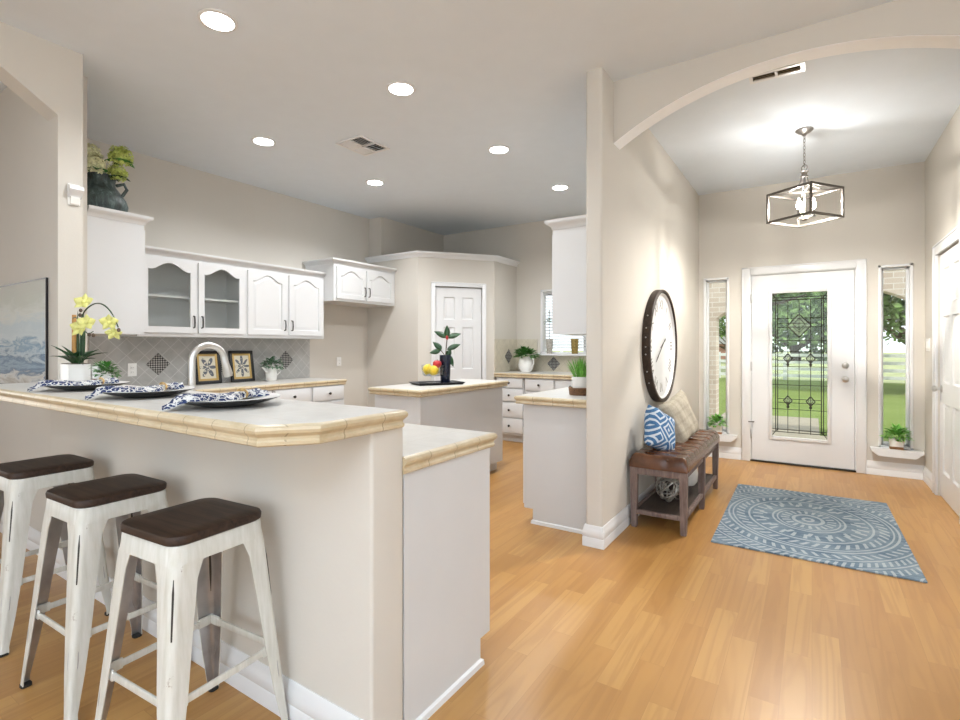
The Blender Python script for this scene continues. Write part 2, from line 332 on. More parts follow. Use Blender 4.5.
# ------------------------------------------------------------------ mesh helper
def woff(o):
    v = Vector((0, 0, 0))
    while o: v = v + o.location; o = o.parent
    return v
class MB:
    def __init__(self): self.bm = bmesh.new()
    def _join(self, b2):
        me = bpy.data.meshes.new('tmp'); b2.to_mesh(me); b2.free(); self.bm.from_mesh(me); bpy.data.meshes.remove(me)
    def box(self, x0, x1, y0, y1, z0, z1, bev=0.0, seg=2, mtx=None):
        b = bmesh.new(); bmesh.ops.create_cube(b, size=1)
        for v in b.verts: v.co = Vector(((x0 + x1) / 2 + v.co.x * (x1 - x0), (y0 + y1) / 2 + v.co.y * (y1 - y0), (z0 + z1) / 2 + v.co.z * (z1 - z0)))
        if bev: bmesh.ops.bevel(b, geom=b.edges[:], offset=bev, segments=seg, affect='EDGES', profile=0.5)
        if mtx: bmesh.ops.transform(b, matrix=mtx, verts=b.verts)
        self._join(b); return self
    def vbox(self, x0, x1, y0, y1, z0, z1, bev, seg=4):   # only the upright edges rounded
        b = bmesh.new(); bmesh.ops.create_cube(b, size=1)
        for v in b.verts: v.co = Vector(((x0 + x1) / 2 + v.co.x * (x1 - x0), (y0 + y1) / 2 + v.co.y * (y1 - y0), (z0 + z1) / 2 + v.co.z * (z1 - z0)))
        es = [e for e in b.edges if abs(e.verts[0].co.z - e.verts[1].co.z) > 1e-4]
        bmesh.ops.bevel(b, geom=es, offset=bev, segments=seg, affect='EDGES', profile=0.5)
        self._join(b); return self
    def rings(self, rings, closed_u=True, cap=True, loop=False):
        vs = [[self.bm.verts.new(p) for p in r] for r in rings]; n = len(vs[0])
        rng = range(len(vs)) if loop else range(len(vs) - 1)
        for i in rng:
            a, b = vs[i], vs[(i + 1) % len(vs)]
            for j in range(n if closed_u else n - 1):
                k = (j + 1) % n
                try: self.bm.faces.new((a[j], a[k], b[k], b[j]))
                except ValueError: pass
        if cap and not loop:
            for r in (vs[0][::-1], vs[-1]):
                try: self.bm.faces.new(r)
                except ValueError: pass
        return self
    def cyl(self, p0, p1, r0, r1=None, n=16): return self.tube([p0, p1], [r0, r0 if r1 is None else r1], n)
    def tube(self, pts, r, n=8, closed=False, flat=1.0):
        pts = [Vector(p) for p in pts]; rs = r if isinstance(r, (list, tuple)) else [r] * len(pts)
        rings = []; prev = None
        for i, p in enumerate(pts):
            if closed: d = (pts[(i + 1) % len(pts)] - pts[i - 1])
            else: d = pts[min(i + 1, len(pts) - 1)] - pts[max(i - 1, 0)]
            d.normalize()
            if prev is None:
                u = d.orthogonal().normalized()
            else:
                u = prev - d * prev.dot(d)
                u = u.normalized() if u.length > 1e-6 else d.orthogonal().normalized()
            prev = u; v = d.cross(u)
            rings.append([p + (u * math.cos(2 * PI * k / n) + v * math.sin(2 * PI * k / n) * flat) * rs[i] for k in range(n)])
        return self.rings(rings, True, not closed, closed)
    def lathe(self, prof, c=(0, 0, 0), n=28, cap=True, sx=1.0, sy=1.0):
        rings = [[(c[0] + max(r, 1e-4) * math.cos(2 * PI * k / n) * sx, c[1] + max(r, 1e-4) * math.sin(2 * PI * k / n) * sy, c[2] + z) for k in range(n)] for r, z in prof]
        return self.rings(rings, True, cap)
    def prism(self, pts, fn, w0, w1):
        a = [self.bm.verts.new(fn(u, v, w0)) for u, v in pts]; b = [self.bm.verts.new(fn(u, v, w1)) for u, v in pts]
        self.bm.faces.new(a); self.bm.faces.new(b[::-1]); n = len(pts)
        for i in range(n):
            j = (i + 1) % n; self.bm.faces.new((a[i], b[i], b[j], a[j]))
        return self
    def sweep(self, path, prof, closed=False, z=0.0):
        """profile [(out, up)] along a flat path; out lies to the right of travel"""
        P = [Vector((p[0], p[1])) for p in path]; n = len(P); rings = []
        def nrm(a, b): d = (b - a).normalized(); return Vector((d.y, -d.x))
        for i in range(n):
            if closed: n0, n1 = nrm(P[i - 1], P[i]), nrm(P[i], P[(i + 1) % n])
            else:
                n0 = nrm(P[max(i - 1, 0)], P[max(i, 1)]); n1 = nrm(P[min(i, n - 2)], P[min(i + 1, n - 1)])
            m = (n0 + n1); m = m / max(1e-6, (1 + n0.dot(n1)))
            rings.append([(P[i].x + m.x * o, P[i].y + m.y * o, z + u) for o, u in prof])
        return self.rings(rings, True, True, closed)
    def sphere(self, c, r, sc3=(1, 1, 1), seg=16, ring=10):
        b = bmesh.new(); bmesh.ops.create_uvsphere(b, u_segments=seg, v_segments=ring, radius=1)
        for v in b.verts: v.co = Vector((c[0] + v.co.x * r * sc3[0], c[1] + v.co.y * r * sc3[1], c[2] + v.co.z * r * sc3[2]))
        self._join(b); return self
    def leaf(self, p, d, L, W, droop=0.3, fold=0.15, n=5, shape=0.5, side=None):
        """a bent blade that starts at p and heads along d"""
        p = Vector(p); d = Vector(d).normalized(); s = d.cross(Vector((0, 0, 1)))
        s = Vector(side).normalized() if side is not None else (s.normalized() if s.length > 1e-3 else Vector((1, 0, 0))); up = s.cross(d)
        rows = []; q = p.copy(); dd = d.copy()
        for i in range(n + 1):
            t = i / n; wdt = W * 0.5 * max(0.04, math.sin(PI * min(1, t ** shape * 0.97 + 0.02)))
            up = s.cross(dd).normalized()
            rows.append([q - s * wdt + up * wdt * fold * 2, q.copy(), q + s * wdt + up * wdt * fold * 2])
            q = q + dd * (L / n); dd = (dd - Vector((0, 0, 1)) * droop / n).normalized()
        vs = [[self.bm.verts.new(x) for x in r] for r in rows]
        for i in range(n):
            for j in range(2): self.bm.faces.new((vs[i][j], vs[i][j + 1], vs[i + 1][j + 1], vs[i + 1][j]))
        return self
    def build(self, name, m, parent=None, loc=None, local=False, ang=38, solid=0.0):
        bm = self.bm
        bmesh.ops.recalc_face_normals(bm, faces=bm.faces)
        off = Vector((0, 0, 0))
        if parent and not local: off = woff(parent)
        elif loc: off = Vector(loc) if not local else off
        if off.length: bmesh.ops.translate(bm, vec=-off, verts=bm.verts)
        for f in bm.faces: f.smooth = True
        for e in bm.edges:
            if len(e.link_faces) == 2 and e.calc_face_angle(0) > math.radians(ang): e.smooth = False
        me = bpy.data.meshes.new(name); bm.to_mesh(me); bm.free()
        for mm in (m if isinstance(m, (list, tuple)) else [m]): me.materials.append(mm)
        o = bpy.data.objects.new(name, me); C.objects.link(o)
        if parent: o.parent = parent
        elif loc: o.location = loc
        if solid:
            s = o.modifiers.new('thick', 'SOLIDIFY'); s.thickness = solid; s.offset = 0
        return o
def tag(o, label, cat, group=None):
    o['label'] = label; o['category'] = cat
    if group: o['group'] = group
    return o
def thing(name, label, cat, loc=(0, 0, 0), rz=0.0, group=None):
    o = bpy.data.objects.new(name, None); C.objects.link(o); o.empty_display_size = 0.05
    o.location = loc; o.rotation_euler = (0, 0, rz)
    return tag(o, label, cat, group)
def struct(o): o['kind'] = 'structure'; return o
def sempty(name, loc, rz=0.0):
    o = bpy.data.objects.new(name, None); C.objects.link(o); o.location = loc; o.rotation_euler = (0, 0, rz); return struct(o)
def copy_tree(o, loc, label, rz=None):
    def rec(a, parent):
        c = a.copy(); C.objects.link(c); c.parent = parent
        for ch in [x for x in C.objects if x.parent == a]: rec(ch, c)
        return c
    r = rec(o, None); r.location = loc; r['label'] = label
    if rz is not None: r.rotation_euler = (0, 0, rz)
    return r
XZ = lambda u, v, w: (u, w, v)      # plane facing -Y, w is depth

# ------------------------------------------------------------------ room shell
CEIL_Z = 3.03
struct(MB().box(-9, 5, -5, 6.6, -0.12, 0).build('floor', FLOOR))
struct(MB().box(-9, 5, -5, 6.75, CEIL_Z, CEIL_Z + 0.12).build('ceiling', CEIL))
struct(MB().box(-5.28, -5.13, 1.38, 6.6, 0, CEIL_Z).build('wall_left', WALL))
WX0, WX1, WZ0, WZ1 = -3.19, -1.95, 1.17, 2.06           # kitchen window
struct(MB().box(-5.13, WX0, 6.45, 6.6, 0, CEIL_Z).box(WX1, -1.10, 6.45, 6.6, 0, CEIL_Z).box(WX0, WX1, 6.45, 6.6, 0, WZ0).box(WX0, WX1, 6.45, 6.6, WZ1, CEIL_Z).build('wall_back', WALL))
# wall between kitchen and entry, ending in a rounded column edge
struct(MB().vbox(-1.215, -1.105, 3.10, 6.46, 0, CEIL_Z, 0.018).build('wall_entry_left', WALL))
# front wall with door and two sidelights
FY = 6.37
SL = (-1.055, -0.785, 0.27, 2.055); SR = (0.55, 0.815, 0.27, 2.07); DO = (-0.585, 0.385, 0.0, 2.075)
fw = MB()
for a, b, z0, z1 in ((-1.105, SL[0], 0, CEIL_Z), (SL[0], SL[1], 0, SL[2]), (SL[0], SL[1], SL[3], CEIL_Z), (SL[1], DO[0], 0, CEIL_Z), (DO[0], DO[1], DO[3], CEIL_Z),
                     (DO[1], SR[0], 0, CEIL_Z), (SR[0], SR[1], 0, SR[2]), (SR[0], SR[1], SR[3], CEIL_Z), (SR[1], 1.05, 0, CEIL_Z)):
    fw.box(a, b, FY, FY + 0.16, z0, z1)
struct(fw.build('wall_front', WALL))
# right entry wall with the closet door opening
RDY0, RDY1, RDZ = 4.93, 5.77, 2.05
struct(MB().box(0.9, 1.05, RDY1, 6.37, 0, CEIL_Z).box(0.9, 1.05, RDY0, RDY1, RDZ, CEIL_Z).box(0.9, 1.05, 3.10, RDY0, 0, CEIL_Z).box(1.05, 5, 3.10, 3.25, 0, CEIL_Z).build('wall_right', WALL))
struct(MB().box(1.0, 1.05, RDY0, RDY1, 0, RDZ).build('wall_closet_back', WALL))
# arched header over the entry
hx0, hx1, hc, hpk, hs = -1.105, 0.90, -0.10, 2.905, 2.625
R_ = ((hx1 - hx0) / 2) ** 2 / (2 * (hpk - hs)) + (hpk - hs) / 2
arc = []
for i in range(41):
    x = hx0 + (hx1 - hx0) * i / 40; arc.append((x, hpk - R_ + math.sqrt(R_ ** 2 - (x - hc) ** 2)))
struct(MB().prism(arc + [(hx1, CEIL_Z), (hx0, CEIL_Z)], XZ, 3.32, 3.45).build('wall_arch_header', WALL))
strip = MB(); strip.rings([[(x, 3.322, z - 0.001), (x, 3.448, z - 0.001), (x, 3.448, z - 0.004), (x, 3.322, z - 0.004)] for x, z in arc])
struct(strip.build('arch_underside_lit_strip', ARCHLIT))  # added strip that carries the lit underside colour
# living room and the side room behind the left arch
struct(MB().box(-3.68, -3.1, -4.2, -4.05, 0, CEIL_Z).box(3.6, 5, -4.2, -4.05, 0, CEIL_Z).box(-3.1, 3.6, -4.2, -4.05, 2.75, CEIL_Z).build('wall_rear', WALL))
struct(MB().box(4.5, 4.65, -4.2, -3.2, 0, CEIL_Z).box(4.5, 4.65, 2.1, 3.25, 0, CEIL_Z).box(4.5, 4.65, -3.2, 2.1, 2.75, CEIL_Z).build('wall_living_right', WALL))
# arch wall, runs along Y, opening between y=-0.9 and y=1.14 with an angled arch
op = [(1.14, 0), (1.14, 2.62), (0.90, 2.785), (0.62, 2.86), (0.12, 2.90), (-0.38, 2.86), (-0.66, 2.785), (-0.90, 2.62), (-0.90, 0)]
outl = [(1.262, 0), (1.262, CEIL_Z), (-4.2, CEIL_Z), (-4.2, 0)]
aw = MB(); YZx = lambda u, v, w: (w, u, v)
aw.prism(outl + op[::-1], YZx, -3.83, -3.68)
struct(aw.build('wall_arch', WALL))
struct(MB().box(-9, -3.83, 1.14, 1.262, 0, CEIL_Z).box(-5.13, -3.97, 1.262, 1.385, 0, CEIL_Z).build('wall_side_room', WALL))
struct(MB().box(-9, -8.85, -4.2, 1.14, 0, CEIL_Z).box(-8.85, -3.83, -4.2, -4.05, 0, CEIL_Z).build('wall_side_room_far', WALL))
# pantry closet built into the back left corner, lower than the ceiling
PA, PB, PTOP = Vector((-4.23, 5.03)), Vector((-3.577, 5.854)), 2.43
pang = math.atan2(PB.y - PA.y, PB.x - PA.x)
struct(MB().box(-5.13, -4.23, 5.03, 5.13, 0, PTOP).build('wall_pantry_side', WALL))
struct(MB().box(-3.677, -3.577, 5.84, 6.45, 0, PTOP).build('wall_pantry_end', WALL))
pl = (PB - PA).length
pw = MB().box(0, 0.215, 0, 0.10, 0, PTOP).box(0.875, pl, 0, 0.10, 0, PTOP).box(0.215, 0.875, 0, 0.10, 2.06, PTOP)
o = pw.build('wall_pantry_front', WALL, local=True); o.location = (PA.x, PA.y, 0); o.rotation_euler = (0, 0, pang); struct(o)
tp = MB().prism([(-5.13, 5.03), (-4.23, 5.03), (-3.577, 5.854), (-3.577, 6.45), (-5.13, 6.45)], lambda u, v, w: (u, v, w), PTOP, PTOP + 0.02)
struct(tp.build('ceiling_pantry_lid', WALL))
crown = [(0, 0), (0.012, 0), (0.018, 0.02), (0.03, 0.035), (0.05, 0.05), (0.055, 0.06), (0.055, 0.072), (0, 0.072)]
struct(MB().sweep([(-5.13, 5.03), (-4.23, 5.03), (-3.577, 5.854), (-3.577, 6.45)], crown, z=PTOP - 0.015).build('trim_pantry_crown', TRIM))
struct(MB().box(-5.13, -4.90, 5.06, 6.45, PTOP + 0.02, CEIL_Z).build('wall_left_soffit', WALL))
# bar knee wall
struct(MB().vbox(-3.68, -1.110, 1.105, 1.25, 0, 1.02, 0.011).build('wall_bar', WALL))

# baseboards
bb = [(0, 0), (0.016, 0), (0.016, 0.055), (0.013, 0.06), (0.016, 0.066), (0.016, 0.10), (0.011, 0.108), (0.009, 0.125), (0.004, 0.135), (0, 0.135)]
def base(name, path): struct(MB().sweep(path, bb).build(name, TRIM))
base('baseboard_bar', [(-3.68, 1.105), (-1.122, 1.105)])
base('baseboard_entry_left', [(-1.215, 3.24), (-1.215, 3.10), (-1.105, 3.10), (-1.105, 6.37)][0:4])
base('baseboard_front_left', [(-1.105, 6.37), (-0.66, 6.37)])
base('baseboard_front_right', [(0.44, 6.37), (0.9, 6.37)])
base('baseboard_right', [(0.9, 6.37), (0.9, 5.87)])
base('baseboard_side_room', [(-8.8, 1.14), (-3.83, 1.14)])

# ------------------------------------------------------------------ front door, sidelights
d1 = sempty('door_1', (DO[0], FY, 0))
cas = MB()
def casing(mb, x0, x1, zt, y, wid=0.085, dep=0.018):
    prof_o, prof_i = wid, 0.0
    mb.box(x0 - wid, x0, y - dep, y, 0, zt + wid, 0.004).box(x1, x1 + wid, y - dep, y, 0, zt + wid, 0.004).box(x0 - 0.001, x1 + 0.001, y - dep, y, zt, zt + wid, 0.004)
    mb.box(x0 - wid, x0 - wid + 0.014, y - dep - 0.006, y - dep + 0.002, 0, zt + wid, 0.003).box(x1 + wid - 0.014, x1 + wid, y - dep - 0.006, y - dep + 0.002, 0, zt + wid, 0.003).box(x0 - wid, x1 + wid, y - dep - 0.006, y - dep + 0.002, zt + wid - 0.014, zt + wid, 0.003)
casing(cas, DO[0] + 0.012, DO[1] - 0.012, 2.06, FY, 0.083)
cas.box(DO[0], DO[0] + 0.022, FY, FY + 0.15, 0, 2.06).box(DO[1] - 0.022, DO[1], FY, FY + 0.15, 0, 2.06).box(DO[0], DO[1], FY, FY + 0.15, 2.053, 2.075)
cas.build('door_casing', TRIM, d1)
LX0, LX1, LZ1 = DO[0] + 0.026, DO[1] - 0.026, 2.048
gx0, gx1, gz0, gz1 = -0.385, 0.155, 0.275, 1.865
leaf_ = MB()
LY0, LY1 = FY + 0.012, FY + 0.052
for a, b, z0, z1 in ((LX0, gx0, 0.02, LZ1), (gx1, LX1, 0.02, LZ1), (gx0, gx1, 0.02, gz0), (gx0, gx1, gz1, LZ1)): leaf_.box(a, b, LY0, LY1, z0, z1)
dl = leaf_.build('door_leaf', DOORW, d1)
fr = MB()
rim = [(-0.02, -0.012), (0.0, -0.016), (0.022, -0.010), (0.026, 0), (0.026, 0.012), (-0.02, 0.012)]
def ring_frame(mb, x0, x1, z0, z1, wid, ya, yb, bev=0.005):
    mb.box(x0 - wid, x0, ya, yb, z0 - wid, z1 + wid, bev).box(x1, x1 + wid, ya, yb, z0 - wid, z1 + wid, bev).box(x0, x1, ya, yb, z0 - wid, z0, bev).box(x0, x1, ya, yb, z1, z1 + wid, bev)
ring_frame(fr, gx0 + 0.022, gx1 - 0.022, gz0 + 0.022, gz1 - 0.022, 0.034, LY0 - 0.014, LY0 + 0.01)
fr.build('glass_frame', DOORW, dl)
MB().box(gx0, gx1, LY0 + 0.018, LY0 + 0.024, gz0, gz1).build('glass_pane', DGLASS, dl)
# leaded pattern
BEVG = bpy.data.materials.new('highlit_bevel_glass'); BEVG.use_nodes = True
_t = BEVG.node_tree; _t.nodes.clear(); _o = N(_t, 'ShaderNodeOutputMaterial'); _m = N(_t, 'ShaderNodeMixShader'); _m.inputs[0].default_value = 0.2
_a = N(_t, 'ShaderNodeBsdfTransparent'); _b = N(_t, 'ShaderNodeBsdfTranslucent'); _b.inputs[0].default_value = (0.9, 0.93, 0.85, 1)  # whitish mix paints the highlights of the bevelled glass
_t.links.new(_a.outputs[0], _m.inputs[1]); _t.links.new(_b.outputs[0], _m.inputs[2]); _t.links.new(_m.outputs[0], _o.inputs[0])
cm = MB(); yc = LY0 + 0.014
def came(u0, v0, u1, v1, wd=0.006):
    W_, H_ = gx1 - gx0, gz1 - gz0
    p = Vector((gx0 + u0 * W_, yc, gz0 + v0 * H_)); q = Vector((gx0 + u1 * W_, yc, gz0 + v1 * H_))
    cm.tube([p, q], wd / 2, 6)
for u in (0.10, 0.135, 0.865, 0.90): came(u, 0.05, u, 0.95, 0.009)
for u in (0.31, 0.5, 0.69): came(u, 0.04, u, 0.94, 0.006)
for v in (0.062, 0.045, 0.94, 0.957): came(0.04, v, 0.96, v, 0.009)
for v in (0.20, 0.365, 0.49, 0.59, 0.665, 0.815): came(0.04, v, 0.96, v, 0.006)
for v in (0.245, 0.27, 0.53, 0.555): came(0.135, v, 0.865, v, 0.006)
for v in (0.755, 0.78): came(0.135, v, 0.865, v, 0.006)
for a in ((0.04, 0.02, 0.135, 0.062), (0.96, 0.02, 0.865, 0.062), (0.04, 0.98, 0.135, 0.94), (0.96, 0.98, 0.865, 0.94)): came(*a, 0.008)
bev_ = MB()
def diamond(cu, cv, du, dv, wd=0.011, fill=True):
    W_, H_ = gx1 - gx0, gz1 - gz0
    if fill: bev_.prism([(gx0 + (cu + a * du) * W_, gz0 + (cv + b * dv) * H_) for a, b in ((0, 1), (1, 0), (0, -1), (-1, 0))], XZ, yc - 0.001, yc + 0.003)
    P = [(cu, cv + dv), (cu + du, cv), (cu, cv - dv), (cu - du, cv)]
    for i in range(4): came(*P[i], *P[(i + 1) % 4], wd)
diamond(0.5, 0.765, 0.20, 0.078); diamond(0.5, 0.775, 0.10, 0.04, 0.007, False)
came(0.38, 0.765, 0.5, 0.72); came(0.62, 0.765, 0.5, 0.72)
for cu in (0.31, 0.69):
    for cv in (0.545, 0.26): diamond(cu, cv, 0.075, 0.032); diamond(cu, cv - 0.042, 0.02, 0.01); came(cu - .04, cv + .005, cu, cv - 0.025); came(cu + .04, cv + .005, cu, cv - 0.025)
bev_.build('bevelled_glass', BEVG, dl)
cm.build('leaded_came', DARKMETAL, dl)
def knob_set(parent, x, y, z, side=-1, horizontal=True, name='door_knob'):
    k = MB(); q = side
    k.lathe([(0, 0), (0.030, 0), (0.032, 0.004), (0.028, 0.008), (0.012, 0.012), (0.011, 0.028), (0.02, 0.034), (0.027, 0.045), (0.026, 0.058), (0.015, 0.066), (0, 0.068)], n=24)
    b = k.bm
    bmesh.ops.rotate(b, verts=b.verts, matrix=Matrix.Rotation(PI / 2, 3, 'X'))
    bmesh.ops.translate(b, verts=b.verts, vec=(x, y, z)); return k
knob_set(dl, 0.285, LY0, 0.935).build('door_knob', NICKEL, dl)
db = MB().lathe([(0, 0), (0.031, 0), (0.031, 0.006), (0.026, 0.012), (0.016, 0.018), (0, 0.02)], n=24); bmesh.ops.rotate(db.bm, verts=db.bm.verts, matrix=Matrix.Rotation(PI / 2, 3, 'X')); bmesh.ops.translate(db.bm, verts=db.bm.verts, vec=(0.285, LY0, 1.075))
db.box(0.281, 0.289, LY0 - 0.035, LY0 - 0.016, 1.06, 1.09, 0.002).build('deadbolt', NICKEL, dl)
for hz_ in (0.30, 1.05, 1.80): MB().box(LX0 - 0.012, LX0 + 0.004, FY - 0.008, FY + 0.014, hz_ - 0.05, hz_ + 0.05, 0.003).build('hinge', NICKEL, d1)
MB().tube([(LX0 + 0.02, LY0, 0.44), (LX0 + 0.02, LY0 - 0.05, 0.44), (LX0 - 0.03, LY0 - 0.06, 0.44)], 0.006).build('door_stop', DARKMETAL, dl)
MB().box(DO[0], DO[1], FY - 0.01, FY + 0.16, 0, 0.018, 0.004).build('threshold', DARKMETAL, d1)

def sidelight(name, s, sx0, sx1):
    wn = sempty(name, ((s[0] + s[1]) / 2, FY, s[2]))
    f = MB(); x0, x1, z0, z1 = s
    # drywall return trim and inner sash
    for a, b, c, d in ((x0, x0 + 0.024, z0, z1), (x1 - 0.024, x1, z0, z1), (x0, x1, z1 - 0.024, z1), (x0, x1, z0, z0 + 0.024)): f.box(a, b, FY - 0.008, FY + 0.10, c, d, 0.003)
    for a, b, c, d in ((x0 + 0.024, x0 + 0.044, z0 + 0.024, z1 - 0.024), (x1 - 0.044, x1 - 0.024, z0 + 0.024, z1 - 0.024), (x0 + 0.024, x1 - 0.024, z1 - 0.046, z1 - 0.024), (x0 + 0.024, x1 - 0.024, z0 + 0.024, z0 + 0.046)): f.box(a, b, FY + 0.06, FY + 0.12, c, d, 0.003)
    f.build('window_frame', TRIM, wn)
    MB().box(x0 + 0.04, x1 - 0.04, FY + 0.088, FY + 0.094, z0 + 0.04, z1 - 0.04).build('window_pane', GLASS, wn)
    sl = MB().prism([(sx0, z0 + 0.006), (sx1, z0 + 0.006), (sx1, z0 - 0.018), (sx1 - 0.06, z0 - 0.07), (sx0 + 0.06, z0 - 0.07), (sx0, z0 - 0.018)], XZ, FY - 0.085, FY)
    sl.build('window_sill', TRIM, wn)
sidelight('window_1', SL, -1.09, -0.70)
sidelight('window_2', SR, 0.485, 0.885)

# ------------------------------------------------------------------ six panel doors
def six_panel(parent, W, H, y=0.0, th=0.035):
    """leaf in the local frame: x along the door, front at y facing -Y"""
    b = MB(); st, mid = 0.115, 0.10; rails = [(0.01, 0.22), (0.80, 0.97), (1.52, 1.62), (H - 0.125, H)]
    b.box(0, st, y, y + th, 0.01, H).box(W - st, W, y, y + th, 0.01, H)
    for (q0, q1), (q2, q3) in zip(rails, rails[1:]): b.box(W / 2 - mid / 2, W / 2 + mid / 2, y, y + th, q1, q2)
    for a, c in rails: b.box(st, W - st, y, y + th, a, c)
    lf = b.build('door_leaf', DOORW, parent, local=True)
    for (a0, a1), (c0, c1) in zip([rails[i] for i in range(3)], [rails[i + 1] for i in range(3)]):
        for x0, x1 in ((st, W / 2 - mid / 2), (W / 2 + mid / 2, W - st)):
            p = MB(); x, X, z, Z = x0, x1, a1, c0
            r = [[(x + i, y + d, z + i), (X - i, y + d, z + i), (X - i, y + d, Z - i), (x + i, y + d, Z - i)] for i, d in ((0.0, 0.002), (0.012, 0.013), (0.022, 0.013), (0.045, 0.003))]
            p.rings(r, True, False); vs = r[-1]
            p.bm.faces.new([p.bm.verts.new(q) for q in vs])
            p.build('door_panel', DOORW, lf, local=True)
    return lf
def local_casing(parent, x0, x1, zt, wid, y=0.0):
    c = MB(); casing(c, x0, x1, zt, y, wid); c.build('door_casing', TRIM, parent, local=True)
d2 = sempty('door_2', (PA.x, PA.y, 0), pang)
local_casing(d2, 0.225, 0.865, 2.05, 0.055)
lf2 = six_panel(d2, 0.636, 2.04, 0.012); lf2.location = (0.227, 0, 0)
for hz_ in (0.28, 1.1, 1.78):
    MB().box(0.858, 0.872, -0.006, 0.014, hz_ - 0.05, hz_ + 0.05, 0.003).build('hinge', NICKEL, d2, local=True)
k = knob_set(None, 0.06, 0.012, 0.95); k.build('door_knob', NICKEL, lf2, local=True)
d3 = sempty('door_3', (0.9, RDY1, 0), -PI / 2)
local_casing(d3, 0.0, RDY1 - RDY0, 2.05, 0.088)
lf3 = six_panel(d3, RDY1 - RDY0 - 0.01, 2.04, 0.012); lf3.location = (0.005, 0, 0)
k = knob_set(None, 0.075, 0.012, 0.915); k.build('door_knob', NICKEL, lf3, local=True)

# ------------------------------------------------------------------ kitchen window with blind
w3 = sempty('window_3', (WX0, 6.45, WZ0))
f = MB()
for a, b, c, d in ((WX0, WX0 + 0.03, WZ0, WZ1), (WX1 - 0.03, WX1, WZ0, WZ1), (WX0, WX1, WZ1 - 0.03, WZ1), (WX0, WX1, WZ0, WZ0 + 0.02)): f.box(a, b, 6.44, 6.56, c, d, 0.003)
f.box(-2.59, -2.55, 6.53, 6.57, WZ0, WZ1).build('window_frame', TRIM, w3)
MB().box(WX0 + 0.03, WX1 - 0.03, 6.545, 6.551, WZ0 + 0.02, WZ1 - 0.03).build('window_pane', GLASS, w3)
MB().box(WX0 - 0.04, WX1 + 0.04, 6.31, 6.45, WZ0 - 0.025, WZ0, 0.004).build('window_sill', TRIM, w3)
bl = thing('window_blind', 'white horizontal slat blind hanging in the kitchen window', 'blind', (-2.57, 6.50, WZ1 - 0.03))
sb = MB()
for i in range(19):
    z = WZ1 - 0.075 - i * 0.041
    sb.box(-0.575, 0.575, -0.022, 0.022, -0.0015, 0.0015, mtx=Matrix.Translation((-2.57, 6.50, z)) @ Matrix.Rotation(math.radians(24), 4, 'X'))
sb.build('slat', TRIM, bl)
MB().box(WX0 + 0.035, WX1 - 0.035, 6.475, 6.525, WZ1 - 0.065, WZ1 - 0.03, 0.003).build('head_rail', TRIM, bl)

# ------------------------------------------------------------------ cabinets
def cath(x0, x1, z0, z1, rise):
    """outline with a cathedral arch on top"""
    pts = [(x0, z0), (x1, z0), (x1, z1 - rise)]
    n = 30
    for i in range(1, n):
        t = i / n; x = x1 + (x0 - x1) * t
        s = abs(2 * t - 1)
        h = 0.0 if s > 0.85 else (0.5 + 0.5 * math.cos(PI * s / 0.85)) ** 0.75
        pts.append((x, z1 - rise + rise * h))
    pts.append((x0, z1 - rise)); return pts
def cab_door(parent, x0, x1, z0, z1, glass=False, pull='right', arch=True, y=-0.02):
    st = 0.055; rise = min(0.068, (x1 - x0) * 0.16) if arch else 0.0
    inner = cath(x0 + st, x1 - st, z0 + st, z1 - 0.035, rise) if arch else [(x0 + st, z0 + st), (x1 - st, z0 + st), (x1 - st, z1 - st), (x0 + st, z1 - st)]
    b = MB()
    top = inner[2:]
    b.box(x0, x0 + st, y, y + 0.019, z0, z1).box(x1 - st, x1, y, y + 0.019, z0, z1).box(x0 + st, x1 - st, y, y + 0.019, z0, z0 + st)
    b.prism([(x0 + st, z1), (x1 - st, z1)] + top, XZ, y, y + 0.019)
    d = b.build('door', CAB, parent, local=True)
    if glass:
        MB().prism(inner, XZ, y + 0.009, y + 0.013).build('glass_pane', CGLASS, d, local=True)
    else:
        def inset(k):
            cx, cz = (x0 + x1) / 2, (z0 + z1) / 2
            sx = 1 - 2 * k / (x1 - x0 - 2 * st); sz = 1 - 2 * k / (z1 - z0 - 2 * st)
            return [(cx + (u - cx) * sx, cz + (v - cz) * sz) for u, v in inner]
        p = MB(); rs = [[(u, y + d_, v) for u, v in inset(kk)] for kk, d_ in ((0, 0.003), (0.004, 0.013), (0.012, 0.013), (0.034, 0.004))]
        p.rings(rs, True, False); p.bm.faces.new([p.bm.verts.new(q) for q in rs[-1]])
        p.build('panel', CAB, d, local=True)
    if pull:
        xp = x1 - 0.028 if pull == 'right' else x0 + 0.028
        MB().tube([(xp, y, z0 + 0.05), (xp, y - 0.022, z0 + 0.052), (xp, y - 0.026, z0 + 0.10), (xp, y - 0.022, z0 + 0.155), (xp, y, z0 + 0.157)], [0.006, 0.006, 0.0065, 0.006, 0.006], 8).build('handle', DARKMETAL, d, local=True)
    return d
ccrown = [(0, 0), (0.006, 0), (0.010, 0.016), (0.024, 0.028), (0.042, 0.040), (0.046, 0.048), (0.046, 0.062), (0, 0.062)]
